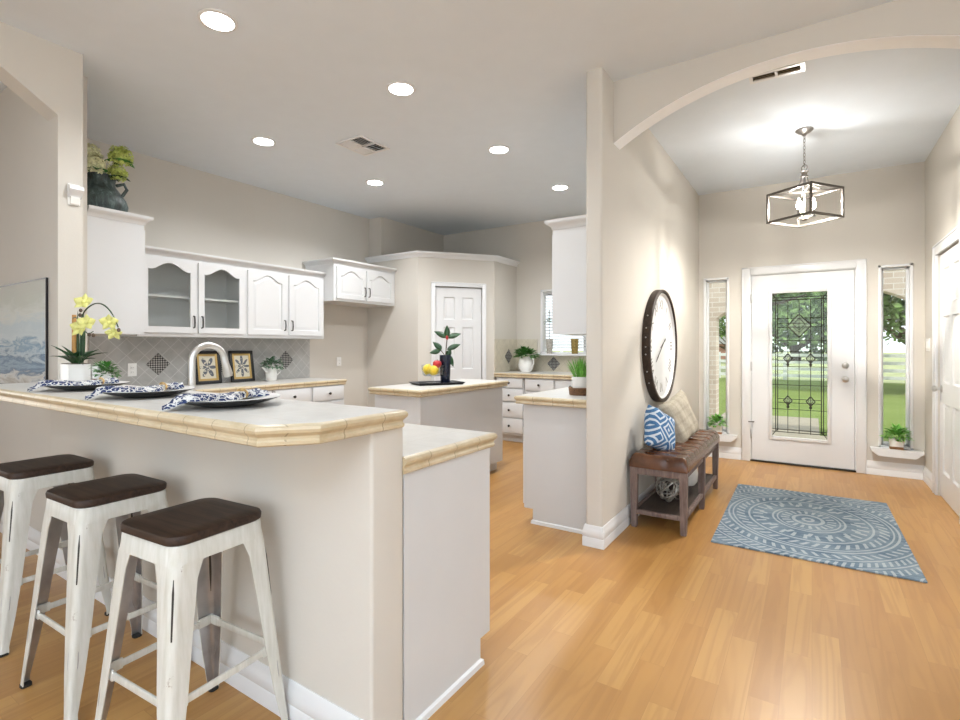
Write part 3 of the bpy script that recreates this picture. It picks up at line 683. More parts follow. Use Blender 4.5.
def wall_cabinet(label, loc, rz, W, H, D, doors, crown_path=None, glass=False, cheight=0.0):
    t = thing('wall_cabinet', label, 'cabinet', loc, rz, None)
    b = MB(); s = 0.018
    b.box(0, s, 0.018, D, 0, H).box(W - s, W, 0.018, D, 0, H).box(s, W - s, 0.018, D, 0, s).box(s, W - s, 0.018, D, H - s, H).box(s, W - s, D - 0.008, D, s, H - s)
    b.box(0, 0.03, -0.001, 0.018, 0, H).box(W - 0.03, W, -0.001, 0.018, 0, H).box(0.03, W - 0.03, -0.001, 0.018, 0, 0.035).box(0.03, W - 0.03, -0.001, 0.018, H - 0.04, H)
    b.box(W / 2 - 0.03, W / 2 + 0.03, -0.001, 0.018, 0.035, H - 0.04)
    if not glass: b.box(0.03, W - 0.03, 0, 0.018, 0.035, H - 0.04)
    b.build('body', CAB, t, local=True)
    if glass: MB().box(s, W - s, 0.03, D - 0.01, H * 0.5 - 0.009, H * 0.5 + 0.009).build('shelf', CAB, t, local=True)
    for d in doors: cab_door(t, *d)
    if crown_path: MB().sweep(crown_path, ccrown, z=H - 0.012).build('crown_molding', CAB, t, local=True)
    return t
UX, UZ, UH, UD = -4.80, 1.357, 0.725, 0.328
wall_cabinet('white wall cabinet with two glass panelled arched doors above the grey backsplash', (UX, 2.03, UZ), PI / 2, 0.99, UH, UD,
             [(0.022, 0.488, 0.035, UH - 0.035, True, 'right'), (0.508, 0.965, 0.035, UH - 0.035, True, 'left')], [(0, 0), (0.99, 0)], glass=True)
wall_cabinet('white wall cabinet with two solid arched doors beside the glass fronted one', (UX, 3.02, UZ), PI / 2, 0.98, UH, UD,
             [(0.015, 0.465, 0.035, UH - 0.035, False, 'right'), (0.50, 0.955, 0.035, UH - 0.035, False, 'left')], [(0, 0), (0.98, 0), (0.98, UD)])
wall_cabinet('short deep white wall cabinet over the empty refrigerator alcove', (-4.63, 4.002, 1.80), PI / 2, 1.026, 0.44, 0.498,
             [(0.035, 0.495, 0.03, 0.40, False, 'right'), (0.51, 0.985, 0.03, 0.40, False, 'left')], [(0, 0.498), (0, 0), (1.026, 0)])
wall_cabinet('tall white wall cabinet end beside the arch, carrying the pottery jug', (-4.0, 1.735, UZ), PI, 1.12, 0.79, 0.345,
             [(0.03, 0.55, 0.035, 0.75, False, 'right'), (0.57, 1.09, 0.035, 0.75, False, 'left')], [(0, 0.345), (0, 0), (1.12, 0)][0:3])
wall_cabinet('tall white wall cabinet hung beyond the column near the kitchen window', (-1.536, 4.50, UZ), -PI / 2, 1.20, 0.75, 0.318,
             [(0.03, 0.58, 0.035, 0.71, False, 'right'), (0.60, 1.17, 0.035, 0.71, False, 'left')], [(0, 0), (1.20, 0), (1.20, 0.318)])

def base_cabinet(label, loc, rz, W, D, fronts, toe=True, H=0.866, endpanel=None, moulding=None):
    t = thing('base_cabinet', label, 'cabinet', loc, rz)
    b = MB(); b.box(0, W, 0, D, 0.10, H).box(0, W, 0.07, D, 0, 0.10)
    b.build('body', CABIN, t, local=True)
    for kind, x0, x1, z0, z1 in fronts:
        if kind == 'drawer':
            d = MB().box(x0, x1, -0.02, -0.001, z0, z1, 0.005).build('drawer', CAB, t, local=True)
            kn = MB().lathe([(0, 0), (0.006, 0), (0.006, 0.012), (0.014, 0.018), (0.015, 0.026), (0.008, 0.031), (0, 0.032)], n=14)
            bmesh.ops.rotate(kn.bm, verts=kn.bm.verts, matrix=Matrix.Rotation(PI / 2, 3, 'X')); bmesh.ops.translate(kn.bm, verts=kn.bm.verts, vec=((x0 + x1) / 2, -0.02, (z0 + z1) / 2))
            kn.build('knob', DARKMETAL, d, local=True)
        else: cab_door(t, x0, x1, z0, z1, False, kind, arch=False)
    for pts in (moulding or []): MB().sweep(pts, [(0, 0), (0.012, 0), (0.010, 0.02), (0, 0.026)]).build('shoe_molding', TRIM, t, local=True)
    return t
def rowfront(W, n, low=True, dz=0.0):
    r = []; w_ = W / n
    for i in range(n):
        r.append(('drawer', i * w_ + 0.015, (i + 1) * w_ - 0.015, 0.70 + dz, 0.85 + dz))
        if low: r.append(('right' if i % 2 == 0 else 'left', i * w_ + 0.015, (i + 1) * w_ - 0.015, 0.125, 0.68 + dz))
    return r
# left run, in front of the grey backsplash
LF = -4.50
base_cabinet('white base cabinet under the left counter, at the refrigerator alcove end', (LF, 3.12, 0), PI / 2, 0.92, 0.61, rowfront(0.92, 2, dz=-0.025), H=0.841)
base_cabinet('white base cabinet under the left counter below the glass fronted cabinet', (LF, 2.10, 0), PI / 2, 1.01, 0.61, rowfront(1.01, 2, dz=-0.025), H=0.841)
# peninsula behind the bar (doors face the kitchen)
pc = base_cabinet('white sink base cabinet with plain end panel behind the bar wall', (-1.116, 1.775, 0), PI, 1.95, 0.515, rowfront(1.95, 4), moulding=[[(-0.006, 0.522), (-0.006, 0.07), (0.04, 0.07)]])
MB().prism([(0, 0.105), (0.07, 0.105), (0.07, 0), (0.523, 0), (0.523, 0.866), (0, 0.866)], lambda u, v, w_: (w_, u, v), -0.006, 0.0).build('end_panel', CABIN, pc, local=True)
# island, back run and the run along the column wall
isl = thing('kitchen_island', 'white kitchen island cabinet standing alone in the middle of the kitchen', 'kitchen island', (-2.915, 3.855, 0))
MB().box(-3.165, -2.665, 3.20, 4.51, 0.10, 0.868).box(-3.165, -2.735, 3.20, 4.51, 0, 0.10).build('body', CABIN, isl)
MB().box(-3.17, -2.66, 3.193, 3.20, 0.10, 0.868).build('end_panel', CAB, isl)  # paler than the body: light on this face put into the colour
base_cabinet('white four drawer cabinet against the pantry side below the kitchen window', (-3.56, 5.865, 0), 0, 0.42, 0.575,
             [('drawer', 0.02, 0.405, z0, z1) for z0, z1 in ((0.725, 0.85), (0.545, 0.705), (0.335, 0.525), (0.13, 0.315))])
base_cabinet('white sink cabinet with drawers below the middle of the kitchen window', (-3.13, 5.865, 0), 0, 1.30, 0.575, rowfront(1.30, 3))
cc = base_cabinet('white cabinet with plain end panel standing against the column wall', (-1.752, 4.48, 0), -PI / 2, 1.20, 0.532, rowfront(1.2, 2), moulding=[[(1.16, 0.07), (1.206, 0.07), (1.206, 0.532)]])
MB().prism([(0, 0.105), (0.07, 0.105), (0.07, 0), (0.532, 0), (0.532, 0.866), (0, 0.866)], lambda u, v, w_: (w_, u, v), 1.2, 1.206).build('end_panel', CABIN, cc, local=True)
base_cabinet('white cabinet further along the column wall towards the window', (-1.752, 5.82, 0), -PI / 2, 1.33, 0.532, rowfront(1.33, 3))

# ------------------------------------------------------------------ countertops
edge_prof = [(0, 0), (0.008, -0.001), (0.015, -0.006), (0.018, -0.014), (0.016, -0.022), (0.010, -0.028), (0.006, -0.033), (0.006, -0.040), (0.009, -0.045), (0.009, -0.053), (0.004, -0.057), (0, -0.057)]
def countertop(name, label, poly, path, z, closed=False, thick=0.045):
    cx = sum(p[0] for p in poly) / len(poly); cy = sum(p[1] for p in poly) / len(poly)
    t = thing(name, label, 'countertop', (cx, cy, z - thick))
    MB().prism(poly, lambda u, v, w_: (u, v, w_), z - thick, z).build('tile_top', TILETOP, t)
    MB().sweep(path, [(o_, u - 0.0002) for o_, u in edge_prof], closed, z).build('edge_tile', TILEEDGE, t, ang=30)
    return t
BARP = [(-3.66, 0.788), (-1.195, 0.788), (-1.103, 0.902), (-1.103, 1.225), (-3.66, 1.225)]
countertop('bar_countertop', 'raised cream tile bar top with sandy rounded edge on the bar wall', BARP, BARP, 1.07)
countertop('peninsula_countertop', 'lower cream tile counter with faucet behind the raised bar', [(-3.06, 1.252), (-1.108, 1.252), (-1.108, 1.787), (-3.06, 1.787)],
           [(-1.108, 1.240), (-1.108, 1.787), (-3.06, 1.787), (-3.06, 1.252)], 0.916)
countertop('left_countertop', 'long tile counter along the grey diagonal backsplash', [(-5.12, 2.0), (-4.49, 2.0), (-4.49, 4.045), (-5.12, 4.045)], [(-4.49, 2.0), (-4.49, 4.045), (-5.12, 4.045)], 0.893).name = 'wall_countertop'
ISLP = [(-3.195, 3.17), (-2.636, 3.17), (-2.636, 4.54), (-3.195, 4.54)]
countertop('island_countertop', 'tile top of the island with tray, fruit and dark vase', ISLP, ISLP, 0.918, True)
countertop('window_countertop', 'tile counter along the back wall under the kitchen window', [(-3.57, 5.832), (-1.222, 5.832), (-1.222, 6.44), (-3.57, 6.44)], [(-3.57, 5.832), (-1.812, 5.832)], 0.918)
countertop('column_countertop', 'tile counter beside the column with potted grass on it', [(-1.792, 3.242), (-1.222, 3.242), (-1.222, 5.828), (-1.792, 5.828)], [(-1.792, 5.81), (-1.792, 3.242), (-1.222, 3.242)], 0.914)

# backsplashes and accent tiles
struct(MB().box(-5.13, -5.118, 1.80, 4.055, 0.893, 1.357).build('backsplash_left', SPLASH))
struct(MB().box(-3.577, -3.567, 5.84, 6.44, 0.918, 1.37).build('backsplash_pantry', SPLASHC))
struct(MB().box(-3.567, -1.222, 6.438, 6.45, 0.918, 1.145).box(-3.567, WX0 - 0.05, 6.438, 6.45, 1.145, 1.37).build('backsplash_window', SPLASHC))
def accent_tile(label, c, half, facing):
    if facing == 'x': fn = lambda u, v, w_: (w_, u, v); ww = (c[0], c[0] + 0.006); cu = c[1]
    else: fn = lambda u, v, w_: (u, w_, v); ww = (c[1] - 0.006, c[1]); cu = c[0]
    o = MB().prism([(cu - half, c[2]), (cu, c[2] - half), (cu + half, c[2]), (cu, c[2] + half)], fn, *ww).build('accent_tile', ACCENT, loc=c)
    return tag(o, label, 'tile')
accent_tile('pewter lattice diamond tile beside the white outlet', (-5.118, 2.341, 1.105), 0.102, 'x')
accent_tile('pewter lattice diamond tile partly hidden between the two picture frames', (-5.118, 2.95, 1.105), 0.10, 'x')
accent_tile('pewter lattice diamond tile behind the leafy white pitcher', (-5.118, 3.715, 1.112), 0.102, 'x')
accent_tile('small lattice diamond tile on the pantry side wall', (-3.567, 6.20, 1.13), 0.10, 'x')
accent_tile('small lattice diamond tile under the kitchen window sill', (-2.985, 6.438, 1.03), 0.098, 'y')

# ------------------------------------------------------------------ outlets, switches, sensor
def outlet(name, label, loc, rz, n=1, kind='outlet'):
    t = thing(name, label, kind, loc, rz)
    w_ = 0.072 + 0.046 * (n - 1)
    MB().box(-w_ / 2, w_ / 2, -0.006, 0, -0.058, 0.058, 0.002).build('cover_plate', FABW, t, local=True)
    for i in range(n):
        x = (i - (n - 1) / 2) * 0.046
        if kind == 'outlet':
            for z in (0.021, -0.021):
                s_ = MB().box(x - 0.016, x + 0.016, -0.008, -0.005, z - 0.014, z + 0.014, 0.002).build('socket', FABW, t, local=True)
                MB().box(x - 0.007, x - 0.005, -0.0085, -0.007, z - 0.005, z + 0.006).box(x + 0.005, x + 0.007, -0.0085, -0.007, z - 0.005, z + 0.006).build('slot', BLACK, s_, local=True)
        else: MB().box(x - 0.015, x + 0.015, -0.010, -0.005, -0.032, 0.032, 0.002).build('rocker', FABW, t, local=True)
outlet('wall_outlet', 'white outlet set in the grey tile backsplash', (-5.118, 2.123, 1.06), PI / 2)
outlet('wall_outlet', 'white outlet on the bare wall of the refrigerator alcove', (-5.13, 4.52, 1.07), PI / 2)
outlet('light_switch', 'white triple switch plate on the entry wall beside the closet door', (0.9, 6.19, 1.285), -PI / 2, 3, 'switch')
ms = thing('motion_sensor', 'white wedge shaped sensor high on the arch pillar', 'sensor', (-3.68, 1.215, 2.16), PI / 2)
MB().box(-0.030, 0.030, -0.012, 0, -0.05, 0.075, 0.004).build('back_plate', FABW, ms, local=True)
MB().prism([(-0.012, 0.07), (-0.055, 0.055), (-0.058, 0.035), (-0.012, -0.01)], lambda u, v, w_: (w_, u, v), -0.034, 0.034).build('hood', TRIM, ms, local=True)
MB().prism([(-0.010, 0.0), (-0.032, -0.005), (-0.022, -0.045), (-0.010, -0.05)], lambda u, v, w_: (w_, u, v), -0.022, 0.022).build('lens', PORC, ms, local=True)

# ------------------------------------------------------------------ ceiling fittings
for (x, y, lab) in ((-2.68, 1.525, 'round recessed light nearest the bar, above the stools'), (-2.343, 2.608, 'round recessed light between the bar light and the island'),
                    (-3.93, 2.636, 'round recessed light in front of the glass fronted cabinet'), (-3.92, 3.951, 'round recessed light before the refrigerator alcove cabinet'),
                    (-2.337, 3.893, 'round recessed light above the far side of the island'), (-2.331, 5.19, 'round recessed light closest to the kitchen window')):
    t = thing('recessed_light', lab, 'ceiling light', (x, y, CEIL_Z), 0, 'recessed ceiling lights')
    MB().lathe([(0.078, -0.001), (0.098, -0.001), (0.098, -0.006), (0.080, -0.010), (0.078, -0.006)], (x, y, CEIL_Z), 32, False).build('trim_ring', TRIM, t)
    MB().lathe([(0, -0.002), (0.080, -0.002), (0.080, -0.010), (0.06, -0.016), (0, -0.019)], (x, y, CEIL_Z), 32).build('lens', LED, t)
    lamp('downlight', 'SPOT', (x, y, CEIL_Z - 0.03), energy=(72 if y < 3 else 112), color=(0.97, 0.985, 1.0), spot_size=math.radians(150), spot_blend=0.6, shadow_soft_size=0.07).parent = None
t = thing('ceiling_vent', 'square white air register on the kitchen ceiling', 'vent', (-3.29, 3.17, CEIL_Z))
v = MB(); ring_z = CEIL_Z
v.box(-3.445, -3.135, 2.995, 3.02, ring_z - 0.012, ring_z - 0.001, 0.003).box(-3.445, -3.135, 3.32, 3.345, ring_z - 0.012, ring_z - 0.001, 0.003).box(-3.445, -3.42, 3.02, 3.32, ring_z - 0.012, ring_z - 0.001, 0.003).box(-3.16, -3.135, 3.02, 3.32, ring_z - 0.012, ring_z - 0.001, 0.003)
v.box(-3.30, -3.28, 3.02, 3.32, ring_z - 0.012, ring_z - 0.001).box(-3.42, -3.16, 3.16, 3.18, ring_z - 0.012, ring_z - 0.001)
v.build('frame', TRIM, t)
MB().box(-3.42, -3.16, 3.02, 3.32, ring_z - 0.002, ring_z - 0.0005).build('duct_opening', BLACK, t)
v = MB()
for qx, qy, d in ((-3.36, 3.09, 'x'), (-3.22, 3.09, 'y'), (-3.36, 3.25, 'y'), (-3.22, 3.25, 'x')):
    for i in range(5):
        a = -0.05 + i * 0.025; ang_ = math.radians(40 if qx > -3.3 else -40)
        if d == 'x': v.box(-0.058, 0.058, -0.011, 0.011, -0.0007, 0.0007, mtx=Matrix.Translation((qx, qy + a * 1.2, ring_z - 0.009)) @ Matrix.Rotation(ang_, 4, 'X'))
        else: v.box(-0.009, 0.009, -0.066, 0.066, -0.0007, 0.0007, mtx=Matrix.Translation((qx + a, qy, ring_z - 0.009)) @ Matrix.Rotation(ang_, 4, 'Y'))
v.build('louver', TRIM, t)
t = thing('ceiling_vent', 'narrow two slot air register on the entry ceiling behind the arch', 'vent', (-0.19, 3.77, CEIL_Z))
v = MB(); z1 = CEIL_Z - 0.001; z0 = CEIL_Z - 0.012
v.box(-0.345, -0.035, 3.71, 3.735, z0, z1).box(-0.345, -0.035, 3.80, 3.83, z0, z1).box(-0.345, -0.325, 3.735, 3.80, z0, z1).box(-0.06, -0.035, 3.735, 3.80, z0, z1).box(-0.20, -0.185, 3.735, 3.80, z0, z1)
v.build('frame', TRIM, t)
MB().box(-0.325, -0.06, 3.735, 3.80, CEIL_Z - 0.004, CEIL_Z - 0.001).build('duct_opening', BLACK, t)
v = MB()
for i in range(3): v.box(-0.325, -0.06, -0.007, 0.007, -0.0006, 0.0006, mtx=Matrix.Translation((0, 3.748 + i * 0.02, CEIL_Z - 0.008)) @ Matrix.Rotation(0.7, 4, 'X'))
v.build('louver', NICKEL, t)

# pendant lantern
PX, PY = -0.052, 4.90
PENDM = mat('pewter_lamp_metal', (0.27, 0.255, 0.24), 0.35, 0.9)
pn = thing('pendant_lantern', 'square open cage pendant lantern with three lit candle bulbs hung on a chain', 'pendant light', (PX, PY, 2.29), math.radians(-35))
MB().lathe([(0, 0.74), (0.062, 0.74), (0.064, 0.732), (0.045, 0.715), (0.02, 0.705), (0.012, 0.69), (0, 0.69)]).build('ceiling_canopy', PENDM, pn, local=True)
ch = MB(); zz = 0.695; i = 0
while zz > 0.45:
    pts = []
    for k in range(10):
        a = 2 * PI * k / 10; u = 0.0075 * math.cos(a); vv = 0.019 * math.sin(a)
        pts.append((u, 0, zz - 0.014 + vv) if i % 2 else (0, u, zz - 0.014 + vv))
    ch.tube(pts, 0.0022, 6, True); zz -= 0.029; i += 1
ch.build('chain', PENDM, pn, local=True)
MB().tube([(0.024 * math.cos(2 * PI * k / 16), 0, 0.43 + 0.024 * math.sin(2 * PI * k / 16)) for k in range(16)], 0.0035, 6, True).build('hanging_ring', PENDM, pn, local=True)
st = MB().lathe([(0, 0.405), (0.028, 0.405), (0.03, 0.398), (0.022, 0.39), (0.018, 0.37), (0.028, 0.365), (0.028, 0.355), (0, 0.35)], n=20)
hs_ = 0.184
for k in range(4):
    a = PI / 2 * k + PI / 4; pts = []
    for j in range(9):
        q = j / 8; rr = 0.02 + (hs_ * 1.0 - 0.02) * (q ** 2.2) * 0.62; pts.append((rr * math.cos(a), rr * math.sin(a), 0.37 - 0.125 * q ** 0.75))
    st.tube(pts, 0.005, 6)
st.build('suspension_arms', PENDM, pn, local=True)
CAGE = mat('graphite_cage_metal', (0.13, 0.115, 0.10), 0.4, 0.7)
cg = MB(); b_ = 0.008
for sx in (-1, 1):
    for sy in (-1, 1): cg.box(sx * hs_ - b_, sx * hs_ + b_, sy * hs_ - b_, sy * hs_ + b_, 0, 0.245, 0.001)
for z in (0, 0.227):
    for s_ in (-1, 1):
        cg.box(-hs_, hs_, s_ * hs_ - b_, s_ * hs_ + b_, z, z + 0.018, 0.001).box(s_ * hs_ - b_, s_ * hs_ + b_, -hs_, hs_, z, z + 0.018, 0.001)
for a in (PI / 4, -PI / 4): cg.box(-hs_ * 1.41, hs_ * 1.41, -0.005, 0.005, 0.229, 0.241, mtx=Matrix.Rotation(a, 4, 'Z'))
cg.build('cage_frame', CAGE, pn, local=True)
MB().cyl((0, 0, 0.35), (0, 0, 0.012), 0.0055, n=8).lathe([(0, -0.004), (0.016, 0.0), (0.03, 0.012), (0.014, 0.024), (0, 0.026)], n=16).build('center_stem', PENDM, pn, local=True)
for k in range(3):
    a = 2 * PI * k / 3 + 0.5; x, y = 0.062 * math.cos(a), 0.062 * math.sin(a)
    s_ = MB().cyl((0, 0, 0.03), (x, y, 0.03), 0.004, n=6).cyl((x, y, 0.028), (x, y, 0.085), 0.011, n=12).lathe([(0, 0), (0.02, 0.0), (0.02, 0.004), (0, 0.005)], (x, y, 0.026), 14).build('candle_socket', PENDM, pn, local=True)
    MB().lathe([(0, 0), (0.009, 0.002), (0.019, 0.022), (0.02, 0.034), (0.013, 0.062), (0.004, 0.088), (0, 0.092)], (x, y, 0.085), 14).build('bulb', BULB, s_, local=True)
    ca, sa = math.cos(math.radians(-35)), math.sin(math.radians(-35))
    lamp('candle_bulb_light', 'POINT', (PX + x * ca - y * sa, PY + x * sa + y * ca, 2.29 + 0.20), energy=6.5, color=(1, 0.97, 0.93), shadow_soft_size=0.012)
    lamp('candle_bulb_downlight', 'SPOT', (PX + x * ca - y * sa, PY + x * sa + y * ca, 2.29 + 0.17), energy=105, color=(1, 0.955, 0.89), spot_size=math.radians(172), spot_blend=0.7, shadow_soft_size=0.02)

# ------------------------------------------------------------------ bar stools
def stool():
    t = thing('bar_stool', '', 'bar stool', (0, 0, 0), 0, 'bar stools at the tile bar')
    def rsq(h, r, z, n=5):
        p = []
        for k, (sx, sy) in enumerate(((1, 1), (-1, 1), (-1, -1), (1, -1))):
            for i in range(n + 1):
                a = PI / 2 * (k + i / n); p.append((sx * (h - r) + r * math.cos(a), sy * (h - r) + r * math.sin(a), z))
        return p
    MB().rings([rsq(0.150, 0.045, 0.704), rsq(0.156, 0.05, 0.708), rsq(0.157, 0.05, 0.724), rsq(0.154, 0.05, 0.731), rsq(0.146, 0.045, 0.734), rsq(0.10, 0.03, 0.734)]).build('seat', SEATW, t, local=True)
    a = MB(); a.rings([rsq(0.150, 0.045, 0.704), rsq(0.153, 0.047, 0.700), rsq(0.158, 0.05, 0.650), rsq(0.155, 0.048, 0.650), rsq(0.150, 0.045, 0.697), rsq(0.05, 0.02, 0.697)], True, False)
    a.build('seat_pan', WHITEM, t, local=True)
    for sx, sy in ((1, 1), (1, -1), (-1, -1), (-1, 1)):
        def prof(z, w_, flip=False):
            h = 0.1515 + (0.206 - 0.1515) * (1 - z / 0.70) ** 1.0; r = min(0.045, w_ * 0.6)
            o_ = [(h - r - w_, h)] + [(h - r + r * math.sin(PI / 2 * i / 5), h - r + r * math.cos(PI / 2 * i / 5)) for i in range(6)] + [(h, h - r - w_)]
            th = 0.0035; r2 = max(0.004, r - th)
            i_ = [(h - r - w_, h - th)] + [(h - r + r2 * math.sin(PI / 2 * i / 5), h - r + r2 * math.cos(PI / 2 * i / 5)) for i in range(6)] + [(h - th, h - r - w_)]
            return [(sx * x, sy * y, z) for x, y in o_ + i_[::-1]]
        zs = [(0.700, 0.066), (0.665, 0.066), (0.645, 0.055), (0.60, 0.046), (0.45, 0.040), (0.30, 0.035), (0.15, 0.027), (0.03, 0.018), (0.008, 0.019)]
        lg = MB().rings([prof(z, w_) for z, w_ in zs]).build('leg', [WHITEM, RAWM], t, local=True)
        for ii, p in enumerate(lg.data.polygons):
            if ii < 16 * (len(zs) - 1) and 8 <= ii % 16 <= 14: p.material_index = 1
        h = 0.204; MB().vbox(min(sx * (h - 0.03), sx * (h + 0.003)), max(sx * (h - 0.03), sx * (h + 0.003)), min(sy * (h - 0.03), sy * (h + 0.003)), max(sy * (h - 0.03), sy * (h + 0.003)), 0.0, 0.010, 0.01).build('rubber_foot', RUBBER, lg, local=True)
        def cp(z, e=0.0):
            h_ = 0.1515 + (0.206 - 0.1515) * (1 - z / 0.70); r = 0.036; q = h_ - r + r * 0.7071 + e
            return (sx * q, sy * q, z)
        MB().tube([cp(0.635, 0.0), cp(0.58, 0.001), cp(0.46, 0.001), cp(0.38, 0.0)], [0.001, 0.0042, 0.0042, 0.001], 6).build('worn_rib', DARKMETAL, lg, local=True)
        def cq(z, du, e):
            p = cp(z, e); return (p[0] + sx * du, p[1] - sy * du, z)
        ov = [cq(0.205 + 0.075 * math.sin(2 * PI * k / 20), 0.010 * math.cos(2 * PI * k / 20), -0.0005) for k in range(20)]
        MB().tube(ov, 0.0022, 6, True).build('pressed_slot', RAWM, lg, local=True)
    zr = 0.275; hr = 0.1515 + (0.206 - 0.1515) * (1 - zr / 0.70) - 0.012
    for k in range(4):
        m_ = Matrix.Rotation(PI / 2 * k, 4, 'Z')
        r = MB(); r.box(-hr + 0.04, hr - 0.04, -hr - 0.003, -hr + 0.005, zr - 0.011, zr + 0.011, 0.002, mtx=m_)
        for s_ in (-1, 1): r.box(min(s_ * (hr - 0.05), s_ * (hr + 0.005)), max(s_ * (hr - 0.05), s_ * (hr + 0.005)), -hr - 0.004, -hr + 0.004, zr - 0.017, zr + 0.017, 0.003, mtx=m_)
        r.build('foot_rail', WHITEM, t, local=True)
    return t
s1 = stool(); s1.location = (-1.66, 0.865, 0); s1.rotation_euler = (0, 0, math.radians(4)); s1['label'] = 'white metal stool with dark wood seat closest to the bar end'
copy_tree(s1, (-2.285, 0.865, 0), 'middle white metal stool with dark wood seat between the other two', math.radians(2))
copy_tree(s1, (-2.985, 0.87, 0), 'white metal stool with dark wood seat cut off by the frame edge', math.radians(1))

# ------------------------------------------------------------------ place settings on the bar
CHARG = mat('charger_dark_glaze', (0.02, 0.02, 0.022), 0.25); 
BARZ = 1.0705
def place_setting(cx, cy, which, rz):
    ch_ = MB().lathe([(0, 0), (0.085, 0), (0.09, 0.003), (0.13, 0.012), (0.166, 0.025), (0.168, 0.028), (0.164, 0.0285), (0.13, 0.0155), (0.09, 0.007), (0, 0.006)], (cx, cy, BARZ), 40).build('charger_plate', [CHARG, PORC], loc=(cx, cy, BARZ))
    for p in ch_.data.polygons: p.material_index = 1 if (p.normal.z > 0.3) else 0
    tag(ch_, 'round charger plate %s' % which, 'plate', 'charger plates on the bar')
    z = BARZ + 0.0065
    dp = MB().lathe([(0, 0), (0.07, 0), (0.074, 0.003), (0.095, 0.010), (0.120, 0.017), (0.121, 0.019), (0.117, 0.019), (0.092, 0.013), (0.07, 0.006), (0, 0.005)], (cx, cy, z), 40).build('dinner_plate', PORC, loc=(cx, cy, z))
    tag(dp, 'white dinner plate stacked on the charger %s' % which.split(' ', 1)[1], 'plate', 'dinner plates on the bar')
    # folded napkin, draped from the near rim across the plate
    n = MB(); rows = []; L = 26; Wn = 9
    zt = [(-0.215, 0.002), (-0.19, 0.010), (-0.172, 0.023), (-0.15, 0.027), (-0.125, 0.028), (-0.10, 0.024), (-0.05, 0.018), (0.0, 0.018), (0.05, 0.019), (0.09, 0.024), (0.12, 0.028), (0.15, 0.03)]
    def hz(y):
        for (a, za), (b, zb) in zip(zt, zt[1:]):
            if a <= y <= b: return za + (zb - za) * (y - a) / (b - a)
        return zt[-1][1]
    rnd = random.Random(which)
    ph = rnd.random() * 6
    rings = []
    for i in range(L + 1):
        y = -0.212 + i * (0.325 / L); g = 0.036 + 0.013 * math.sin(i * 0.55 + ph) if i < L - 5 else 0.034 + 0.006 * (i - L + 5)
        g *= (0.35 + 0.65 * min(1, i / 6)); g *= (0.55 if abs(y - 0.062) < 0.016 else 1)
        x0 = 0.012 * math.sin(i * 0.3 + ph); h = hz(y); th = 0.017 if i > 2 else 0.009
        up = []; dn = []
        for j in range(Wn + 1):
            q = -1 + 2 * j / Wn; e = math.sqrt(max(0, 1 - q * q))
            up.append((x0 + q * g, y, h + 0.004 + th * e ** 0.8 + 0.003 * math.sin(q * 7 + i * 0.8)))
            dn.append((x0 + q * g, y, h + 0.001 + 0.001 * math.sin(q * 5)))
        rings.append(up + dn[::-1])
    n.rings(rings)
    np_ = n.build('napkin', NAPKIN, local=True); np_.location = (cx, cy, BARZ); np_.rotation_euler = (0, 0, rz)
    tag(np_, 'navy and white patterned napkin folded across the plate %s' % which.split(' ', 1)[1], 'napkin', 'patterned napkins on the bar')
    i95 = round((0.062 + 0.212) / (0.325 / L)); x0 = 0.012 * math.sin(i95 * 0.3 + ph)
    r = MB().tube([(x0 + 0.024 * math.cos(2 * PI * k / 20), 0.062, 0.0345 + 0.0115 * math.sin(2 * PI * k / 20)) for k in range(20)], 0.0035, 8, True, 2.6)
    nr = r.build('napkin_ring', RING, local=True); nr.location = (cx, cy, BARZ); nr.rotation_euler = (0, 0, rz)
    tag(nr, 'golden napkin ring around the napkin %s' % which.split(' ', 1)[1], 'napkin ring', 'napkin rings on the bar')
RING = mat('golden_rope_ring', (0.60, 0.40, 0.16), 0.45, 0.3, var=0.3, vscale=60)
place_setting(-1.69, 1.0, 'set nearest the clipped bar corner', 0.05)
place_setting(-2.265, 1.0, 'set in the middle of the bar', 0.0)
place_setting(-2.87, 1.0, 'set beside the orchid planter', -0.05)

# ------------------------------------------------------------------ plants on the bar
def rosette(mb, c, n, L, W, droop, tilt, seed, shape=0.6):
    r = random.Random(seed)
    for i in range(n):
        a = 2 * PI * i / n + r.uniform(-.3, .3); e = tilt + r.uniform(-.25, .25)
        mb.leaf(c, (math.cos(a) * math.cos(e), math.sin(a) * math.cos(e), math.sin(e)), L * r.uniform(.75, 1.1), W * r.uniform(.8, 1.1), droop, 0.2, 6, shape)
def bushy(mb, c, rx, rz_, n, L, W, seed, stems=True):
    r = random.Random(seed)
    for i in range(n):
        a = r.uniform(0, 2 * PI); e = r.uniform(-0.15, 1.45); k = r.uniform(0.35, 1.0)
        p = (c[0] + rx * k * math.cos(a) * math.cos(e), c[1] + rx * k * math.sin(a) * math.cos(e), c[2] + rz_ * k * math.sin(e))
        e2 = e * 0.6 + r.uniform(-.3, .3); a2 = a + r.uniform(-.6, .6)
        mb.leaf(p, (math.cos(a2) * math.cos(e2), math.sin(a2) * math.cos(e2), math.sin(e2)), L * r.uniform(.7, 1.2), W * r.uniform(.7, 1.2), 0.5, 0.2, 4)
OX, OY = -3.38, 1.125
orch = thing('potted_orchid', 'yellow orchid with bamboo stake in a white rectangular planter on the bar', 'plant', (OX, OY, BARZ))
pt = MB().vbox(OX - 0.062, OX + 0.062, OY - 0.05, OY + 0.05, BARZ, BARZ + 0.105, 0.006).build('planter', PORC, orch)
MB().box(OX - 0.056, OX + 0.056, OY - 0.045, OY + 0.045, BARZ + 0.10, BARZ + 0.1085).build('soil', BARK, pt)
